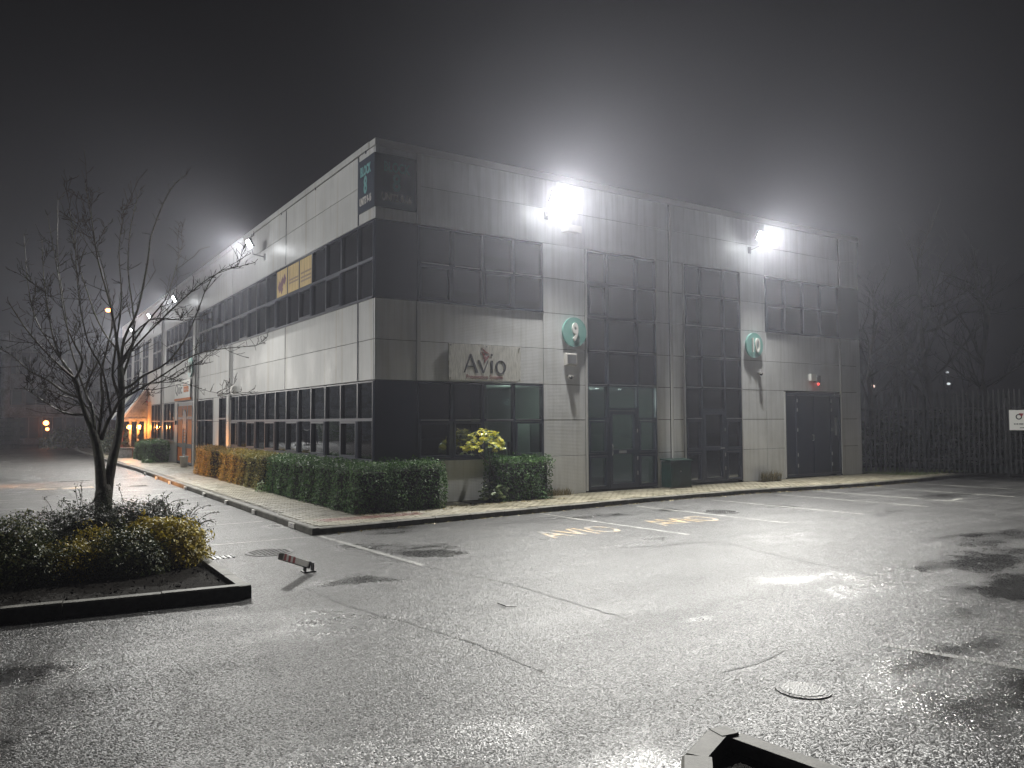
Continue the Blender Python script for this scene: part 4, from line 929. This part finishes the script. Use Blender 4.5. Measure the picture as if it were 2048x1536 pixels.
for k in range(190):
    if k < 125:
        a = random.uniform(0, 6.28); q = math.sqrt(random.random()); x = 2.5+.55*q*math.cos(a); y = -.52+.38*q*math.sin(a); z = 1.18+.55*math.sqrt(max(0, 1-q*q))*random.uniform(.55, 1)-max(0, 2.3-x)*.6-.12*max(0, x-2.8)
        me = Fy if random.random() < .75 else Fg
        if z < 1.2: me = Fg
    else:
        a = random.uniform(0, 6.28); q = math.sqrt(random.random()); x = 2.72+.38*q*math.cos(a); y = -.6+.25*q*math.sin(a); z = random.uniform(.1, .52)*(1.1-q*.5); me = Fg
    o = bpy.data.objects.new('leaf', me); COL.objects.link(o); o.parent = t; o.location = Vector((x, y, z))-OFF[t]
    o.rotation_euler = (random.uniform(-.7, .3), random.uniform(-.6, .6), random.uniform(0, 6.28)); s_ = random.uniform(.7, 1.2); o.scale = (s_, s_, s_)
def tuft(label, c, w_, d_, h, n, m):
    t = thing('grass_tuft', (c[0], c[1], 0), label, 'grass tuft', 'grass tufts along the wall foot'); mb = MB()
    for k in range(n):
        x = c[0]+random.uniform(-w_, w_); y = c[1]+random.uniform(-d_, d_); hh = h*random.uniform(.5, 1.1); dx, dy = random.uniform(-.08, .08), random.uniform(-.08, .04)
        mb.add([(x-.006, y, 0), (x+.006, y, 0), (x+dx*.4+.004, y+dy*.4, hh*.6), (x+dx, y+dy, hh), (x+dx*.4-.004, y+dy*.4, hh*.6)], [(0, 1, 2, 3, 4)])
    obj('blades', mb, m, t)
tuft('straw-coloured grass tuft at the wall foot left of the double door', (12.9, -.3), .42, .1, .36, 260, 'drygrass')
tuft('low grass tuft beside the hedge near the entrance', (4.85, -.2), .45, .07, .2, 240, 'drygrass')

# cabinet
t = thing('utility_cabinet', (9.2, -.2, 0), 'dark green steel utility cabinet against the pier between the entrances', 'cabinet')
obj('cabinet_body', MB().box(8.62, 9.40, -.40, -.03, .03, .74, .006), 'green', t)
obj('lid', MB().add([(8.58, -.45, .74), (9.44, -.45, .74), (9.44, -.02, .77), (8.58, -.02, .77), (8.58, -.45, .775), (9.44, -.45, .775), (9.44, -.02, .81), (8.58, -.02, .81)], [(0, 3, 2, 1), (4, 5, 6, 7), (0, 1, 5, 4), (1, 2, 6, 5), (2, 3, 7, 6), (3, 0, 4, 7)]), 'green', t)
obj('door', MB().box(8.66, 9.36, -.415, -.40, .08, .70, .004), 'green', t); obj('lock', MB().disc((8.98, .46), .02, 1, -.415, -.43, 10), 'metal', t)
obj('plinth', MB().box(8.6, 9.42, -.42, -.02, .0, .03), 'kerb', t)

# fallen folding parking post
t = thing('parking_post', (-3.42, -5.3, g), 'red and white folding parking post leaning over on the wet asphalt', 'parking post')
p0 = at(616, 1130, 2, g+.09); p1 = at(562, 1113, 2, g+.30)
ax = (p1-p0); L_ = ax.length; ax.normalize(); sd = ax.cross(Vector((0, 0, 1))).normalized(); up_ = sd.cross(ax)
def bar(a, b, hw, m, nm, e=0):
    vs = [p0+ax*s+sd*u*(hw*.85+e)+up_*v_*(hw*.85+e) for s in (a, b) for u, v_ in ((-1, -1), (1, -1), (1, 1), (-1, 1))]
    return obj(nm, MB().add(vs, [(0, 1, 2, 3), (7, 6, 5, 4), (0, 4, 5, 1), (1, 5, 6, 2), (2, 6, 7, 3), (3, 7, 4, 0)]), m, t)
bar(0, L_, .045, 'offwhite', 'post')
for a, b in ((.58, .66), (.74, .82), (.90, .97)): bar(a*L_, b*L_, .045, 'red', 'red_band', .0012)
bar(.0, .05*L_, .05, 'black', 'end_cap', .002)
obj('base_plate', MB().box(p0.x-.08, p0.x+.09, p0.y-.07, p0.y+.07, g, g+.015), 'black', t); obj('hinge_bracket', MB().box(p0.x-.05, p0.x-.035, p0.y-.05, p0.y+.05, g+.015, g+.12), 'black', t); obj('hinge_bracket', MB().box(p0.x+.055, p0.x+.07, p0.y-.05, p0.y+.05, g+.015, g+.12), 'black', t)
tag(obj('fallen_twig', MB().tube([at(995, 1206, 2, g+.01), at(1012, 1212, 2, g+.02), at(1033, 1213, 2, g+.01)], [.006, .008, .004], 6), 'black', base=tuple(at(1012, 1212, 2, g))), 'short curved black twig lying on the open asphalt', 'twig')
# bucket and planters
t = thing('bucket', (-.35, 19.0, 0), 'white bucket standing outside the orange door', 'bucket')
obj('bucket_body', MB().tube([(-.35, 19.0, 0), (-.35, 19.0, .42)], [.14, .17], 16), 'offwhite', t); obj('rim', MB().tube([(-.35, 19.0, .42), (-.35, 19.0, .45)], .18, 16), 'offwhite', t); obj('handle', MB().tube([(-.35, 18.83, .44), (-.35, 18.9, .53), (-.35, 19.1, .53), (-.35, 19.17, .44)], .008), 'metal', t)
for i, (x, y) in enumerate(((-1.15, 30.4), (-.55, 29.6))):
    t = thing('planter', (x, y, 0), 'grey stone trough planter, %s' % ('left of the pair by the lobby' if i == 0 else 'right of the pair by the lobby'), 'planter', 'stone planters by the lobby')
    obj('trough', MB().box(x-.3, x+.3, y-.3, y+.3, 0, .48, .02), 'stone', t); obj('rim', MB().box(x-.33, x+.33, y-.33, y+.33, .48, .53, .01), 'stone', t)
    t2 = thing('topiary', (x, y, .53), 'spiral-clipped topiary in the %s stone planter' % ('left' if i == 0 else 'right'), 'topiary', 'clipped topiary in the planters')
    P = []; Q = []
    for k in range(1500):
        u = random.random(); a = u*4*math.pi*1.1+random.gauss(0, .5); rr = .3*(1-u*.8)
        P.append((x+rr*.6*math.cos(a)+random.gauss(0, .06*(1.3-u)), y+rr*.6*math.sin(a)+random.gauss(0, .06*(1.3-u)), .55+u*.85)); Q.append((math.cos(a), math.sin(a), .4))
    v, f = leaves(P, Q, .06, .5); leafobj('foliage', v, f, 'topiary', t2); obj('stem', MB().tube([(x, y, .45), (x, y, 1.35)], [.02, .008], 6), 'bark', t2)

# ================================================================== ISLAND WITH TREE
isl = thing('tree_island', (-7, -4, g), None, None); isl['kind'] = 'structure'
IY0 = -6.72
edge = [(-14, IY0+.25), (-7.3, IY0+.02), (-4.5, IY0-.26), (-4.47, -4.6), (-4.6, -1.0), (-4.75, -.35), (-14, -.2)]
kerbrun(edge, .915, isl, w=.14, top=.03, inward=1, h=.16)
sl = MB(); poly = [(-14, IY0+.38), (-7.3, IY0+.12), (-4.62, IY0-.12), (-4.7, -.5), (-14, -.35)]
sl.prism(poly, g-.03, -.03); obj('soil_bed', sl, 'soil', isl)
pts = np.random.uniform((-9, IY0+.2, -.03), (-4.6, -1, .02), (2600, 3)); v, f = leaves(pts, np.tile([[0, 0, 1.]], (2600, 1)), .05, .5, .7)
o = leafobj('leaf_litter', v, f, 'drygrass', isl, 'stuff'); o.data.materials[0] = M['soil']
# near island, bottom right
isl2 = thing('near_island', (-3.2, -13.4, g), None, None); isl2['kind'] = 'structure'
e2 = [(-4.75, -13.62), (-3.98, -13.12), (-3.52, -12.86), (-3.17, -12.80), (-2.95, -13.1), (-2.5, -14.6)]
e2 = [(-4.6, -13.75), (-4.05, -13.25), (-3.74, -12.95)]; kerbrun(e2[::-1], .5, isl2, w=.17, top=.03, inward=1, h=.16)
e3 = [(-3.70, -12.93), (-3.33, -12.76), (-3.2, -12.78)]; kerbrun(e3[::-1], .5, isl2, w=.14, top=.02, inward=1, h=.15)
e4 = [(-3.17, -12.9), (-3.05, -13.9), (-2.9, -15.2)]; kerbrun(e4, .95, isl2, w=.13, top=.01, inward=-1, h=.15)
sl = MB(); sl.prism([(-4.6, -13.9), (-3.75, -13.12), (-3.3, -12.9), (-3.17, -13.2), (-2.95, -15.6), (-4.6, -15.6)], g-.03, -.07); obj('soil_bed', sl, 'soil', isl2)
mb = MB()
for k in range(70):
    x, y = random.uniform(-4.3, -3.1), random.uniform(-14.2, -13.0); s_ = random.uniform(.005, .02); mb.sphere((x, y, -.068), s_, s_*1.4, s_*.6, 6, 4)
tag(obj('gravel', mb, 'kerb', isl2), None, None, None, 'stuff')

TREE_Y = -3.0
t = thing('bare_tree', (-5.55, TREE_Y, -.03), 'bare winter tree with forked trunk rising from the dark shrubs of the island', 'tree')
def P3(px, py, dy=0): return at(px, py, 1, TREE_Y+dy)
def limbpts(pl, d0, d1):
    n = len(pl); return [P3(x, y, d0+(d1-d0)*i/(n-1)+random.uniform(-.03, .03)) for i, (x, y) in enumerate(pl)]
def smoothp(pts, k=3):
    out = []
    n = len(pts)
    for i in range(n-1):
        p0, p1, p2, p3 = pts[max(i-1, 0)], pts[i], pts[i+1], pts[min(i+2, n-1)]
        for j in range(k):
            u = j/k; out.append(.5*((2*p1)+(p2-p0)*u+(2*p0-5*p1+4*p2-p3)*u*u+(3*p1-p0-3*p2+p3)*u**3))
    out.append(pts[-1]); return out
trunk = [P3(209, 1092), P3(208, 1050), P3(207, 1010), P3(207, 985), P3(208, 968)]
obj('trunk', MB().tube(smoothp(trunk), [.16, .145, .135, .13, .126, .124, .122, .12, .12, .116, .108, .096, .08][:len(smoothp(trunk))], 14), 'bark', t, True)
LIMB = [ # pixel path, depth from, depth to, radius from, radius to
 ([(206, 1045), (203, 985), (199, 925), (192, 885), (184, 862)], 0, -.1, .092, .056), ([(210, 1045), (215, 978), (226, 915), (237, 868), (243, 800), (241, 735)], 0, .15, .092, .045),
 ([(186, 866), (176, 842), (165, 812), (158, 785), (153, 762), (140, 750), (118, 730), (88, 700), (50, 655), (15, 600)], -.1, -.7, .05, .008),
 ([(188, 868), (186, 838), (182, 812), (174, 800), (172, 780), (178, 758), (190, 735), (202, 700)], -.1, .4, .048, .01),
 ([(193, 885), (200, 845), (205, 800), (202, 750), (213, 700), (225, 640), (212, 560), (196, 500)], -.05, .7, .04, .006),
 ([(202, 880), (212, 850), (226, 826), (240, 800), (262, 788), (290, 772), (329, 748), (389, 710), (450, 697), (510, 692)], 0, -.6, .042, .005),
 ([(244, 778), (262, 771), (286, 752), (338, 722), (381, 658), (424, 555), (475, 533)], .15, -.3, .034, .005),
 ([(242, 740), (250, 718), (295, 667), (381, 585), (437, 546), (510, 525)], .15, .5, .03, .004),
 ([(321, 750), (381, 770), (420, 783), (454, 789)], -.35, -.5, .01, .003),
 ([(241, 740), (248, 679), (275, 620), (296, 520), (303, 469), (338, 383), (372, 349)], .15, .6, .034, .005),
 ([(241, 745), (236, 700), (222, 615), (196, 520), (183, 435), (170, 366)], .15, -.3, .036, .005),
 ([(170, 828), (148, 829), (125, 824), (96, 808), (70, 790), (48, 776)], -.1, -.6, .028, .005),
 ([(160, 795), (130, 785), (98, 762), (60, 742), (25, 712), (-5, 695)], -.2, .5, .03, .006),
 ([(157, 787), (142, 745), (127, 727), (108, 680), (98, 630), (88, 560), (84, 480)], -.2, .3, .032, .005),
 ([(150, 760), (165, 722), (150, 690), (130, 640), (118, 560), (95, 430)], -.3, -.6, .028, .004),
 ([(182, 812), (165, 770), (140, 690), (133, 640), (116, 520), (116, 400)], 0, .8, .026, .004),
 ([(238, 790), (225, 750), (232, 690), (243, 600), (238, 500), (248, 420)], .1, -.6, .032, .004),
 ([(243, 760), (262, 700), (268, 640), (256, 540), (262, 450), (280, 380)], .1, .3, .028, .004),
 ([(244, 720), (290, 650), (330, 600), (345, 560), (362, 500)], .15, .9, .024, .004),
 ([(170, 822), (150, 800), (120, 790), (90, 775), (62, 760)], -.1, -.9, .016, .004),
 ([(243, 800), (275, 770), (320, 765), (370, 735), (420, 725)], .1, .8, .018, .004),
 ([(200, 845), (178, 815), (150, 810), (120, 800), (85, 800)], 0, .6, .02, .004),
 ([(248, 690), (300, 640), (360, 640), (420, 640), (450, 650)], .2, .4, .016, .003),
 ([(235, 700), (205, 660), (180, 600), (150, 500), (140, 420)], 0, .9, .022, .004),
 ([(142, 745), (110, 700), (72, 640), (55, 560), (48, 470)], -.2, .7, .02, .004),
 ([(222, 830), (205, 740), (178, 690), (160, 610), (152, 520), (150, 440)], .1, -.8, .024, .004),
]
TW = MB()
def twig(p, d, L, r, lvl):
    n = 4 if lvl else 6; pts = [p.copy()]; q = p.copy(); dd = d.normalized()
    for i in range(n):
        dd = (dd+Vector((random.gauss(0, .13), random.gauss(0, .13), random.gauss(.05, .11)))).normalized(); q = q+dd*L/n; pts.append(q.copy())
    TW.tube(pts, [max(.0036, r*(1-.75*i/n)) for i in range(n+1)], 4 if lvl < 2 else 3, False)
    if lvl < 2:
        for i in range(1, n+1):
            for _ in range(1 if lvl else random.choice((1, 2))):
                if random.random() < .85:
                    nd = (dd*.9+Vector((random.gauss(0, .65), random.gauss(0, .65), random.gauss(.25, .5)))).normalized()
                    twig(pts[i], nd, L*random.uniform(.25, .5), r*.5, lvl+1)
for i, (pl, d0, d1, r0, r1) in enumerate(LIMB):
    pts = smoothp(limbpts(pl, d0, d1)); n = len(pts); rad = [(r0+(r1-r0)*(k/(n-1))**.7)*(1 if i < 2 else .82) for k in range(n)]
    obj('branch', MB().tube(pts, rad, 10 if r0 > .03 else 7), 'bark', t, True)
    if i < 2: continue
    for k in range(3, n):
        if random.random() < .42:
            d = (pts[k]-pts[k-1]).normalized(); side = Vector((random.gauss(0, 1), random.gauss(0, 1), random.gauss(.1, .6))).normalized()
            twig(pts[k], d*.9+side*.8, random.uniform(.25, .8)*(1.1-.4*k/n), min(rad[k]*.5, .008), 0 if random.random() < .5 else 1)
    for k in range(n-7, n):
        for _ in range(3): twig(pts[k]*(1-.5*random.random()) + pts[k]*0 if 0 else pts[k], (pts[k]-pts[k-1]).normalized()*.5+Vector((random.gauss(0, 1), random.gauss(0, 1), random.gauss(.3, .7))).normalized(), random.uniform(.05, .16), .003, 2)
o = obj('twigs', TW, 'twig', t); o['kind'] = 'stuff'

def shrub(label, blobs, m, size, n, twigs=0, name='shrub', jit=.6, stemlen=.5):
    cx = sum(b[0] for b in blobs)/len(blobs); cy = sum(b[1] for b in blobs)/len(blobs)
    t = thing(name, (cx, cy, -.03), label, 'shrub', 'shrubs on the tree island'); P = []; Nn = []; core = MB(); st = MB()
    tot = sum(b[3]*b[4] for b in blobs)
    for (x, y, z, rx, rz) in blobs:
        k = int(n*rx*rz/tot); d = np.random.normal(0, 1, (k, 3)); d /= np.linalg.norm(d, axis=1, keepdims=True)
        lump = 1+.18*np.sin(d[:, 0]*7+x*3)*np.sin(d[:, 1]*6+y*2)*np.sin(d[:, 2]*5+1)*1.8
        p = np.array([x, y, z])+d*np.array([rx, rx*.9, rz])*(np.random.uniform(.6, 1.06, (k, 1))**.7)*lump[:, None]
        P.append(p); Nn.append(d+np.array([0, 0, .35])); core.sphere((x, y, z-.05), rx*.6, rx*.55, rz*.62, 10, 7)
    P = np.concatenate(P); Nn = np.concatenate(Nn); ok = P[:, 2] > -.02; v, f = leaves(P[ok], Nn[ok], size, .45, jit)
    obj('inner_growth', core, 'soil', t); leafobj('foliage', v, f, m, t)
    if twigs:
        lp = []; 
        for k in range(twigs):
            b = random.choice(blobs); a = random.uniform(0, 6.28); u = random.uniform(.2, .95)
            p = Vector((b[0]+b[3]*u*math.cos(a), b[1]+b[3]*.9*u*math.sin(a), b[2]+b[4]*math.sqrt(1-u*u)*.85)); d = Vector((math.cos(a)*u*1.3, math.sin(a)*u*1.3, 1.1)); L = random.uniform(.5, 1)*stemlen; pts = [p]
            for i in range(7):
                d = (d.normalized()+Vector((random.gauss(0, .12), random.gauss(0, .12), -.16))).normalized(); pts.append(pts[-1]+d*L/7)
                for _ in range(3): lp.append(pts[-1]+Vector((random.gauss(0, .018), random.gauss(0, .018), random.gauss(0, .018))))
            st.tube(pts, [.004]*7+[.0015], 4, False)
        obj('arching_stems', st, 'twig', t)['kind'] = 'stuff'; v, f = leaves([tuple(p) for p in lp], np.random.normal(0, 1, (len(lp), 3)), size*.8, .5, 1); leafobj('stem_leaves', v, f, m, t)
    return t
def bl(px, py, Y, rx, rz):
    p = at(px, py, 1, Y); return (p.x, Y, p.z, rx, rz)
shrub('dark twiggy shrub with arching stems to the right of the tree trunk', [bl(300, 1065, -3.6, .52, .42), bl(352, 1070, -3.7, .42, .33), bl(255, 1060, -3.5, .45, .42)], 'shrub_d', .038, 17000, 60, stemlen=.42)
shrub('dark twiggy shrub with arching stems to the left of the tree trunk', [bl(170, 1075, -3.4, .55, .5), bl(110, 1095, -3.6, .55, .45), bl(65, 1110, -3.9, .4, .35)], 'shrub_d', .038, 17000, 55, stemlen=.42)
shrub('yellow-leaved bush at the right tip of the island', [bl(345, 1085, -4.75, .44, .3), bl(352, 1122, -4.8, .42, .34), bl(300, 1075, -4.6, .36, .26)], 'shrub_y', .055, 12000, 10, stemlen=.2)
shrub('green and gold shrub in the middle front of the island', [bl(255, 1110, -5.0, .4, .34), bl(285, 1135, -5.2, .33, .3), bl(215, 1135, -5.1, .38, .3)], 'shrub_g', .045, 10000, 20, stemlen=.3)
shrub('gold-tipped small bush just left of the middle shrub', [bl(190, 1085, -4.6, .26, .2), bl(150, 1130, -5.0, .4, .3)], 'shrub_y', .04, 3600, 10, stemlen=.25)
shrub('dark green shrub at the left edge of the picture on the island', [bl(15, 1090, -4.6, .45, .35), bl(60, 1140, -5.0, .5, .32)], 'shrub_g', .045, 8000, 20, stemlen=.3)

# ================================================================== FENCE, FAR RIGHT
A = Vector((18.4, 1.1, 0)); Bp = Vector((26.6, -9.3, 0)); fd = (Bp-A).normalized(); fn = Vector((fd.y, -fd.x, 0)); FLn = (Bp-A).length
t = thing('palisade_fence', tuple(A), 'tall dark steel palisade fence at the right edge behind the verge', 'fence')
mb = MB()
for sgn, xx in ((0, 0),):
    pr = [(-.034, 0), (-.018, -.018), (0, -.006), (.018, -.018), (.034, 0), (0, .008)]
    q = [fd*a+fn*(-b) for a, b in pr]
    n = len(q); z0, z1, zt = .04, 2.72, 2.9
    mb.add([(v.x, v.y, z0) for v in q]+[(v.x, v.y, z1) for v in q]+[(q[k].x*.25, q[k].y*.25, zt) for k in range(n)], [tuple(range(n))[::-1]]+[(k, (k+1) % n, n+(k+1) % n, n+k) for k in range(n)]+[(n+k, n+(k+1) % n, 2*n+(k+1) % n, 2*n+k) for k in range(n)])
me = bpy.data.meshes.new('pale'); me.from_pydata(mb.v, [], mb.f); me.materials.append(M['fence'])
for k in range(int(FLn/.155)):
    o = bpy.data.objects.new('pale', me); COL.objects.link(o); o.parent = t; o.location = fd*(k*.155)
for z in (.5, 2.25):
    a, b = A-fn*.03, Bp-fn*.03
    obj('rail', MB().add([(p.x+fn.x*e, p.y+fn.y*e, z+h) for p in (a, b) for e, h in ((0, -.03), (-.05, -.03), (-.05, .03), (0, .03))], [(0, 1, 2, 3), (7, 6, 5, 4), (0, 4, 5, 1), (1, 5, 6, 2), (2, 6, 7, 3), (3, 7, 4, 0)]), 'fence', t)
for k in range(6):
    p = A+fd*(k*2.55+.3)-fn*.12; obj('post', MB().box(p.x-.05, p.x+.05, p.y-.04, p.y+.04, -.1, 2.6), 'fence', t)
# security sign on it
u0 = None
bc = None
for k in range(2000):
    p = A+fd*(k*.01)
    d = p-CAM; px = 1024+FPX*d.dot(_r)/d.dot(_f)
    if px > 2021: u0 = k*.01; break
s0 = A+fd*u0+fn*.05; ts = thing('security_sign', (s0.x, s0.y, 1.5), 'white security sign with red and black mark on the fence, cut by the right edge', 'sign')
def onf(u, z, e=0.0): 
    p = s0+fd*u+fn*e; return (p.x, p.y, z)
def fbox(u0_, u1_, z0, z1, e0, e1): return MB().add([onf(u, z, e) for e in (e0, e1) for u, z in ((u0_, z0), (u1_, z0), (u1_, z1), (u0_, z1))], [(0, 1, 2, 3), (7, 6, 5, 4), (0, 4, 5, 1), (1, 5, 6, 2), (2, 6, 7, 3), (3, 7, 4, 0)])
ZS = 1.50
obj('sign_panel', fbox(0, 1.1, ZS, ZS+.68, 0, .02), 'white', ts)
mb = MB(); n = 24; vs = []
for r_ in (.095, .06):
    for k in range(n): vs.append(onf(.28+r_*math.cos(6.2832*k/n), ZS+.45+r_*math.sin(6.2832*k/n), .023))
mb.add(vs, [(k, (k+1) % n, n+(k+1) % n, n+k) for k in range(n)]); obj('ring_mark', mb, 'black', ts)
obj('arrow_mark', MB().add([onf(.28, ZS+.57, .025), onf(.42, ZS+.56, .025), onf(.36, ZS+.44, .025)], [(0, 1, 2)]), 'red', ts)
mb = MB()
for u, w_ in ((.13, .05), (.2, .06), (.28, .12), (.42, .3), (.75, .2)): a = fbox(u, u+w_, ZS+.19, ZS+.225, .021, .024); mb.add(a.v, a.f)
a = fbox(.3, .9, ZS+.07, ZS+.09, .021, .024); mb.add(a.v, a.f); a = fbox(.5, .72, ZS+.37, ZS+.40, .021, .024); mb.add(a.v, a.f); a = fbox(.6, .75, ZS+.44, ZS+.53, .021, .024); mb.add(a.v, a.f)
obj('print', mb, 'darkgrey', ts)

# bare trees and lamps beyond the fence
def far_tree(base, h, label, seed):
    random.seed(seed); tw = MB(); t = thing('bare_tree', tuple(base), label, 'tree', 'bare trees beyond the fence')
    tr = MB(); pts = [Vector(base)]
    for i in range(6): pts.append(pts[-1]+Vector((random.gauss(0, .12), random.gauss(0, .12), h*.13)))
    tr.tube(pts, [.2*h/9*(1-.1*i) for i in range(7)], 9); obj('trunk', tr, 'twig', t)
    def grow(p, d, L, r, lv):
        q = p.copy(); ps = [q.copy()]
        for i in range(5):
            d = (d+Vector((random.gauss(0, .14), random.gauss(0, .14), random.gauss(.07, .1)))).normalized(); q = q+d*L/5; ps.append(q.copy())
        tw.tube(ps, [max(.006, r*(1-.14*i)) for i in range(6)], 5 if lv < 2 else 3, False)
        if lv < 3:
            for i in range(1, 6):
                for _ in range(1 if lv else 2):
                    grow(ps[i], (d+Vector((random.gauss(0, .6), random.gauss(0, .6), random.gauss(.15, .4)))).normalized(), L*random.uniform(.4, .62), r*.5, lv+1)
    for i in range(2, 7):
        for _ in range(2): grow(pts[i], Vector((random.gauss(0, 1), random.gauss(0, 1), random.uniform(.4, 1.3))).normalized(), h*.36, .07*h/9, 1)
    o = obj('crown', tw, 'farbark', t); o['kind'] = 'stuff'; return t
def polar(px, dist): # ground point seen at picture column px, dist metres ahead
    d = _f+(px-1024)/FPX*_r; d.z = 0; d = d/ d.dot(Vector((_f.x, _f.y, 0)).normalized()); return Vector((CAM.x+d.x*dist, CAM.y+d.y*dist, -.1))
for i, (px, ds, h, lb) in enumerate(((1745, 36, 7.5, 'bare tree just beyond the building end, behind the dark fence'), (1865, 38, 9.5, 'taller bare tree beyond the fence between the two distant lights'), (1985, 35, 8.5, 'bare tree beyond the fence above the security sign'), (1800, 46, 9, 'bare tree farther back between its two neighbours'))):
    far_tree(polar(px, ds), h, lb, 30+i)
random.seed(99)
def bank(px0, px1, d, h, label):
    p = [polar(px0, d), polar(px1, d)]; n = 5000; u = np.random.rand(n, 1); a, b = np.array(p[0][:]), np.array(p[1][:])
    q = a+(b-a)*u+np.random.normal(0, .35, (n, 3)); q[:, 2] = np.random.rand(n)*h*(.8+.2*np.sin(u[:, 0]*31)); v, f = leaves(q, np.random.normal(0, 1, (n, 3)), .2, .5)
    o = leafobj('undergrowth', v, f, 'shrub_d', None); tag(o, label, None, None, 'stuff')
bank(1660, 2130, 33, 2.4, 'dark tangled undergrowth behind the palisade fence')
def far_lamp(px, py, dist, m, label, r=.12, pole=True, grp='distant lamps beyond the car park'):
    p = polar(px, dist); d = _f+(px-1024)/FPX*_r-(py-768)/FPX*_u; k = dist/d.dot(Vector((_f.x, _f.y, 0)).normalized()); q = CAM+d*k
    t = thing('street_lamp', (q.x, q.y, -.1), label, 'street lamp', grp)
    obj('pole', MB().tube([(q.x, q.y, -.1), (q.x, q.y, q.z+r+.02)], .05, 7), 'darkgrey', t)
    obj('lamp_glass', MB().sphere((q.x-.25, q.y-.25, q.z), r, r, r*.7), m, t); obj('lamp_arm', MB().tube([(q.x, q.y, q.z+r), (q.x-.25, q.y-.25, q.z+r)], .03, 6), 'darkgrey', t); return q, t
far_lamp(1743, 773, 62, 'warm', 'small pinkish lamp low behind the fence by the building end', .17)
far_lamp(1850, 768, 70, 'cool', 'faint white lamp low behind the fence', .12)
far_lamp(1892, 745, 66, 'cool', 'faint white lamp, upper of the two stacked lights beyond the fence', .12)
far_lamp(1894, 768, 58, 'cool', 'faint white lamp, lower of the two stacked lights beyond the fence', .13)
q, ts = far_lamp(224, 622, 52, 'sodium', 'orange sodium street lamp glimpsed through the tree branches', .17)
light('sodium_lamp', 'POINT', (q.x-.3, q.y-.6, q.z-.3), 12, (1, .3, .08), ts, shadow_soft_size=.2)

# ================================================================== FAR BUILDING, LEFT BACKGROUND
FY = 62.0
fbld = thing('office_building', (-10, FY, 0), 'unlit three-storey grey office building closing the far end of the car park', 'building')
obj('wall', MB().box(-40, 20, FY+.3, FY+8, 0, 9.3), 'farwall', fbld)
obj('parapet', MB().box(-40, 20, FY+.22, FY+.3, 8.7, 9.45), 'farwall', fbld)
obj('floor_band', MB().box(-40, 20, FY+.2, FY+.3, 2.5, 3.2), 'farlight', fbld); obj('floor_band', MB().box(-40, 20, FY+.24, FY+.3, 4.8, 5.8), 'farwall', fbld)
for r_, (z0, z1) in enumerate(((.45, 2.4), (3.3, 4.7), (5.9, 7.9))):
    for k in range(9):
        a = -7.2+k*1.75+(.5 if r_ == 1 else 0)
        if r_ and k % 3 == 2: continue
        w_ = obj('window', (lambda mb: (mb.box(a, a+1.6, FY+.12, FY+.3, z0, z0+.08), mb.box(a, a+1.6, FY+.12, FY+.3, z1-.08, z1), mb.box(a, a+.07, FY+.12, FY+.3, z0+.08, z1-.08), mb.box(a+1.53, a+1.6, FY+.12, FY+.3, z0+.08, z1-.08), mb.box(a+.77, a+.83, FY+.12, FY+.3, z0+.08, z1-.08), mb)[-1])(MB()), 'metal', fbld)
        obj('pane', MB().box(a+.07, a+1.53, FY+.22, FY+.26, z0+.08, z1-.08), 'spandrel', w_)
obj('column', MB().tube([(-6.35, FY-.5, 2.3), (-6.35, FY-.5, 9.2)], .32, 16), 'farlight', fbld)
t = thing('stone_wall', (-6, 55, 0), 'pale mottled garden wall at the left edge in front of the far offices', 'wall')
for i in range(6):
    for j in range(7):
        a = -7.9+i*.42+(.2 if j % 2 else 0); obj('stone', MB().box(a, a+.4, 55, 55.3, j*.33-.1, j*.33+.21, .02), 'brick', t)
light('lantern_lamp_', 'POINT', (0, 0, -50), 0, (1, 1, 1)) if 0 else None
p = at(92, 846, 1, 58)
t = thing('wall_lantern', tuple(p), 'small orange glow added for a lantern reflection at the ground floor of the far offices', 'lantern')  # glowing shapes stand in for a lantern's reflection in the far offices
obj('lamp_glass', MB().sphere(tuple(p), .2, .12, .2), 'sodium', t); obj('lamp_glass', MB().sphere((p.x+.1, p.y, p.z-.5), .13, .1, .13), 'sodium', t); obj('post', MB().tube([(p.x+.25, p.y+.2, -.1), (p.x+.25, p.y+.2, p.z+.2)], .05, 7), 'darkgrey', t)
for i, px in enumerate((90, 138)):
    q = at(px, 878, 1, 54); t = thing('wheel_stop', (q.x, q.y, g), 'short white wheel stop in front of the far offices, %s of the two' % ('left' if i == 0 else 'right'), 'wheel stop', 'white wheel stops by the far offices')
    obj('bar', MB().box(q.x-.5, q.x+.5, q.y, q.y+.2, q.z-.05, q.z+.1), 'white', t); [obj('foot', MB().box(q.x+e, q.x+e+.1, q.y, q.y+.2, g, q.z-.05), 'kerb', t) for e in (-.4, .3)]

# ================================================================== HAZE (volume added to give the floodlights their glow)
hz = MB().box(-140, 140, -70, 140, -1.2, 24.0)
me = bpy.data.meshes.new('haze'); me.from_pydata(hz.v, [], hz.f); o = bpy.data.objects.new('haze', me); COL.objects.link(o); o['kind'] = 'stuff'; o['label'] = 'thin haze added over the whole car park for the lamp glow'
m = bpy.data.materials.new('haze'); m.use_nodes = True; nt = m.node_tree; nt.nodes.remove(nt.nodes['Principled BSDF'])
pv = nt.nodes.new('ShaderNodeVolumePrincipled'); pv.inputs['Color'].default_value = (.86, .875, 1, 1); pv.inputs['Density'].default_value = HAZE; pv.inputs['Anisotropy'].default_value = .74
nt.links.new(pv.outputs[0], nt.nodes['Material Output'].inputs['Volume']); me.materials.append(m)
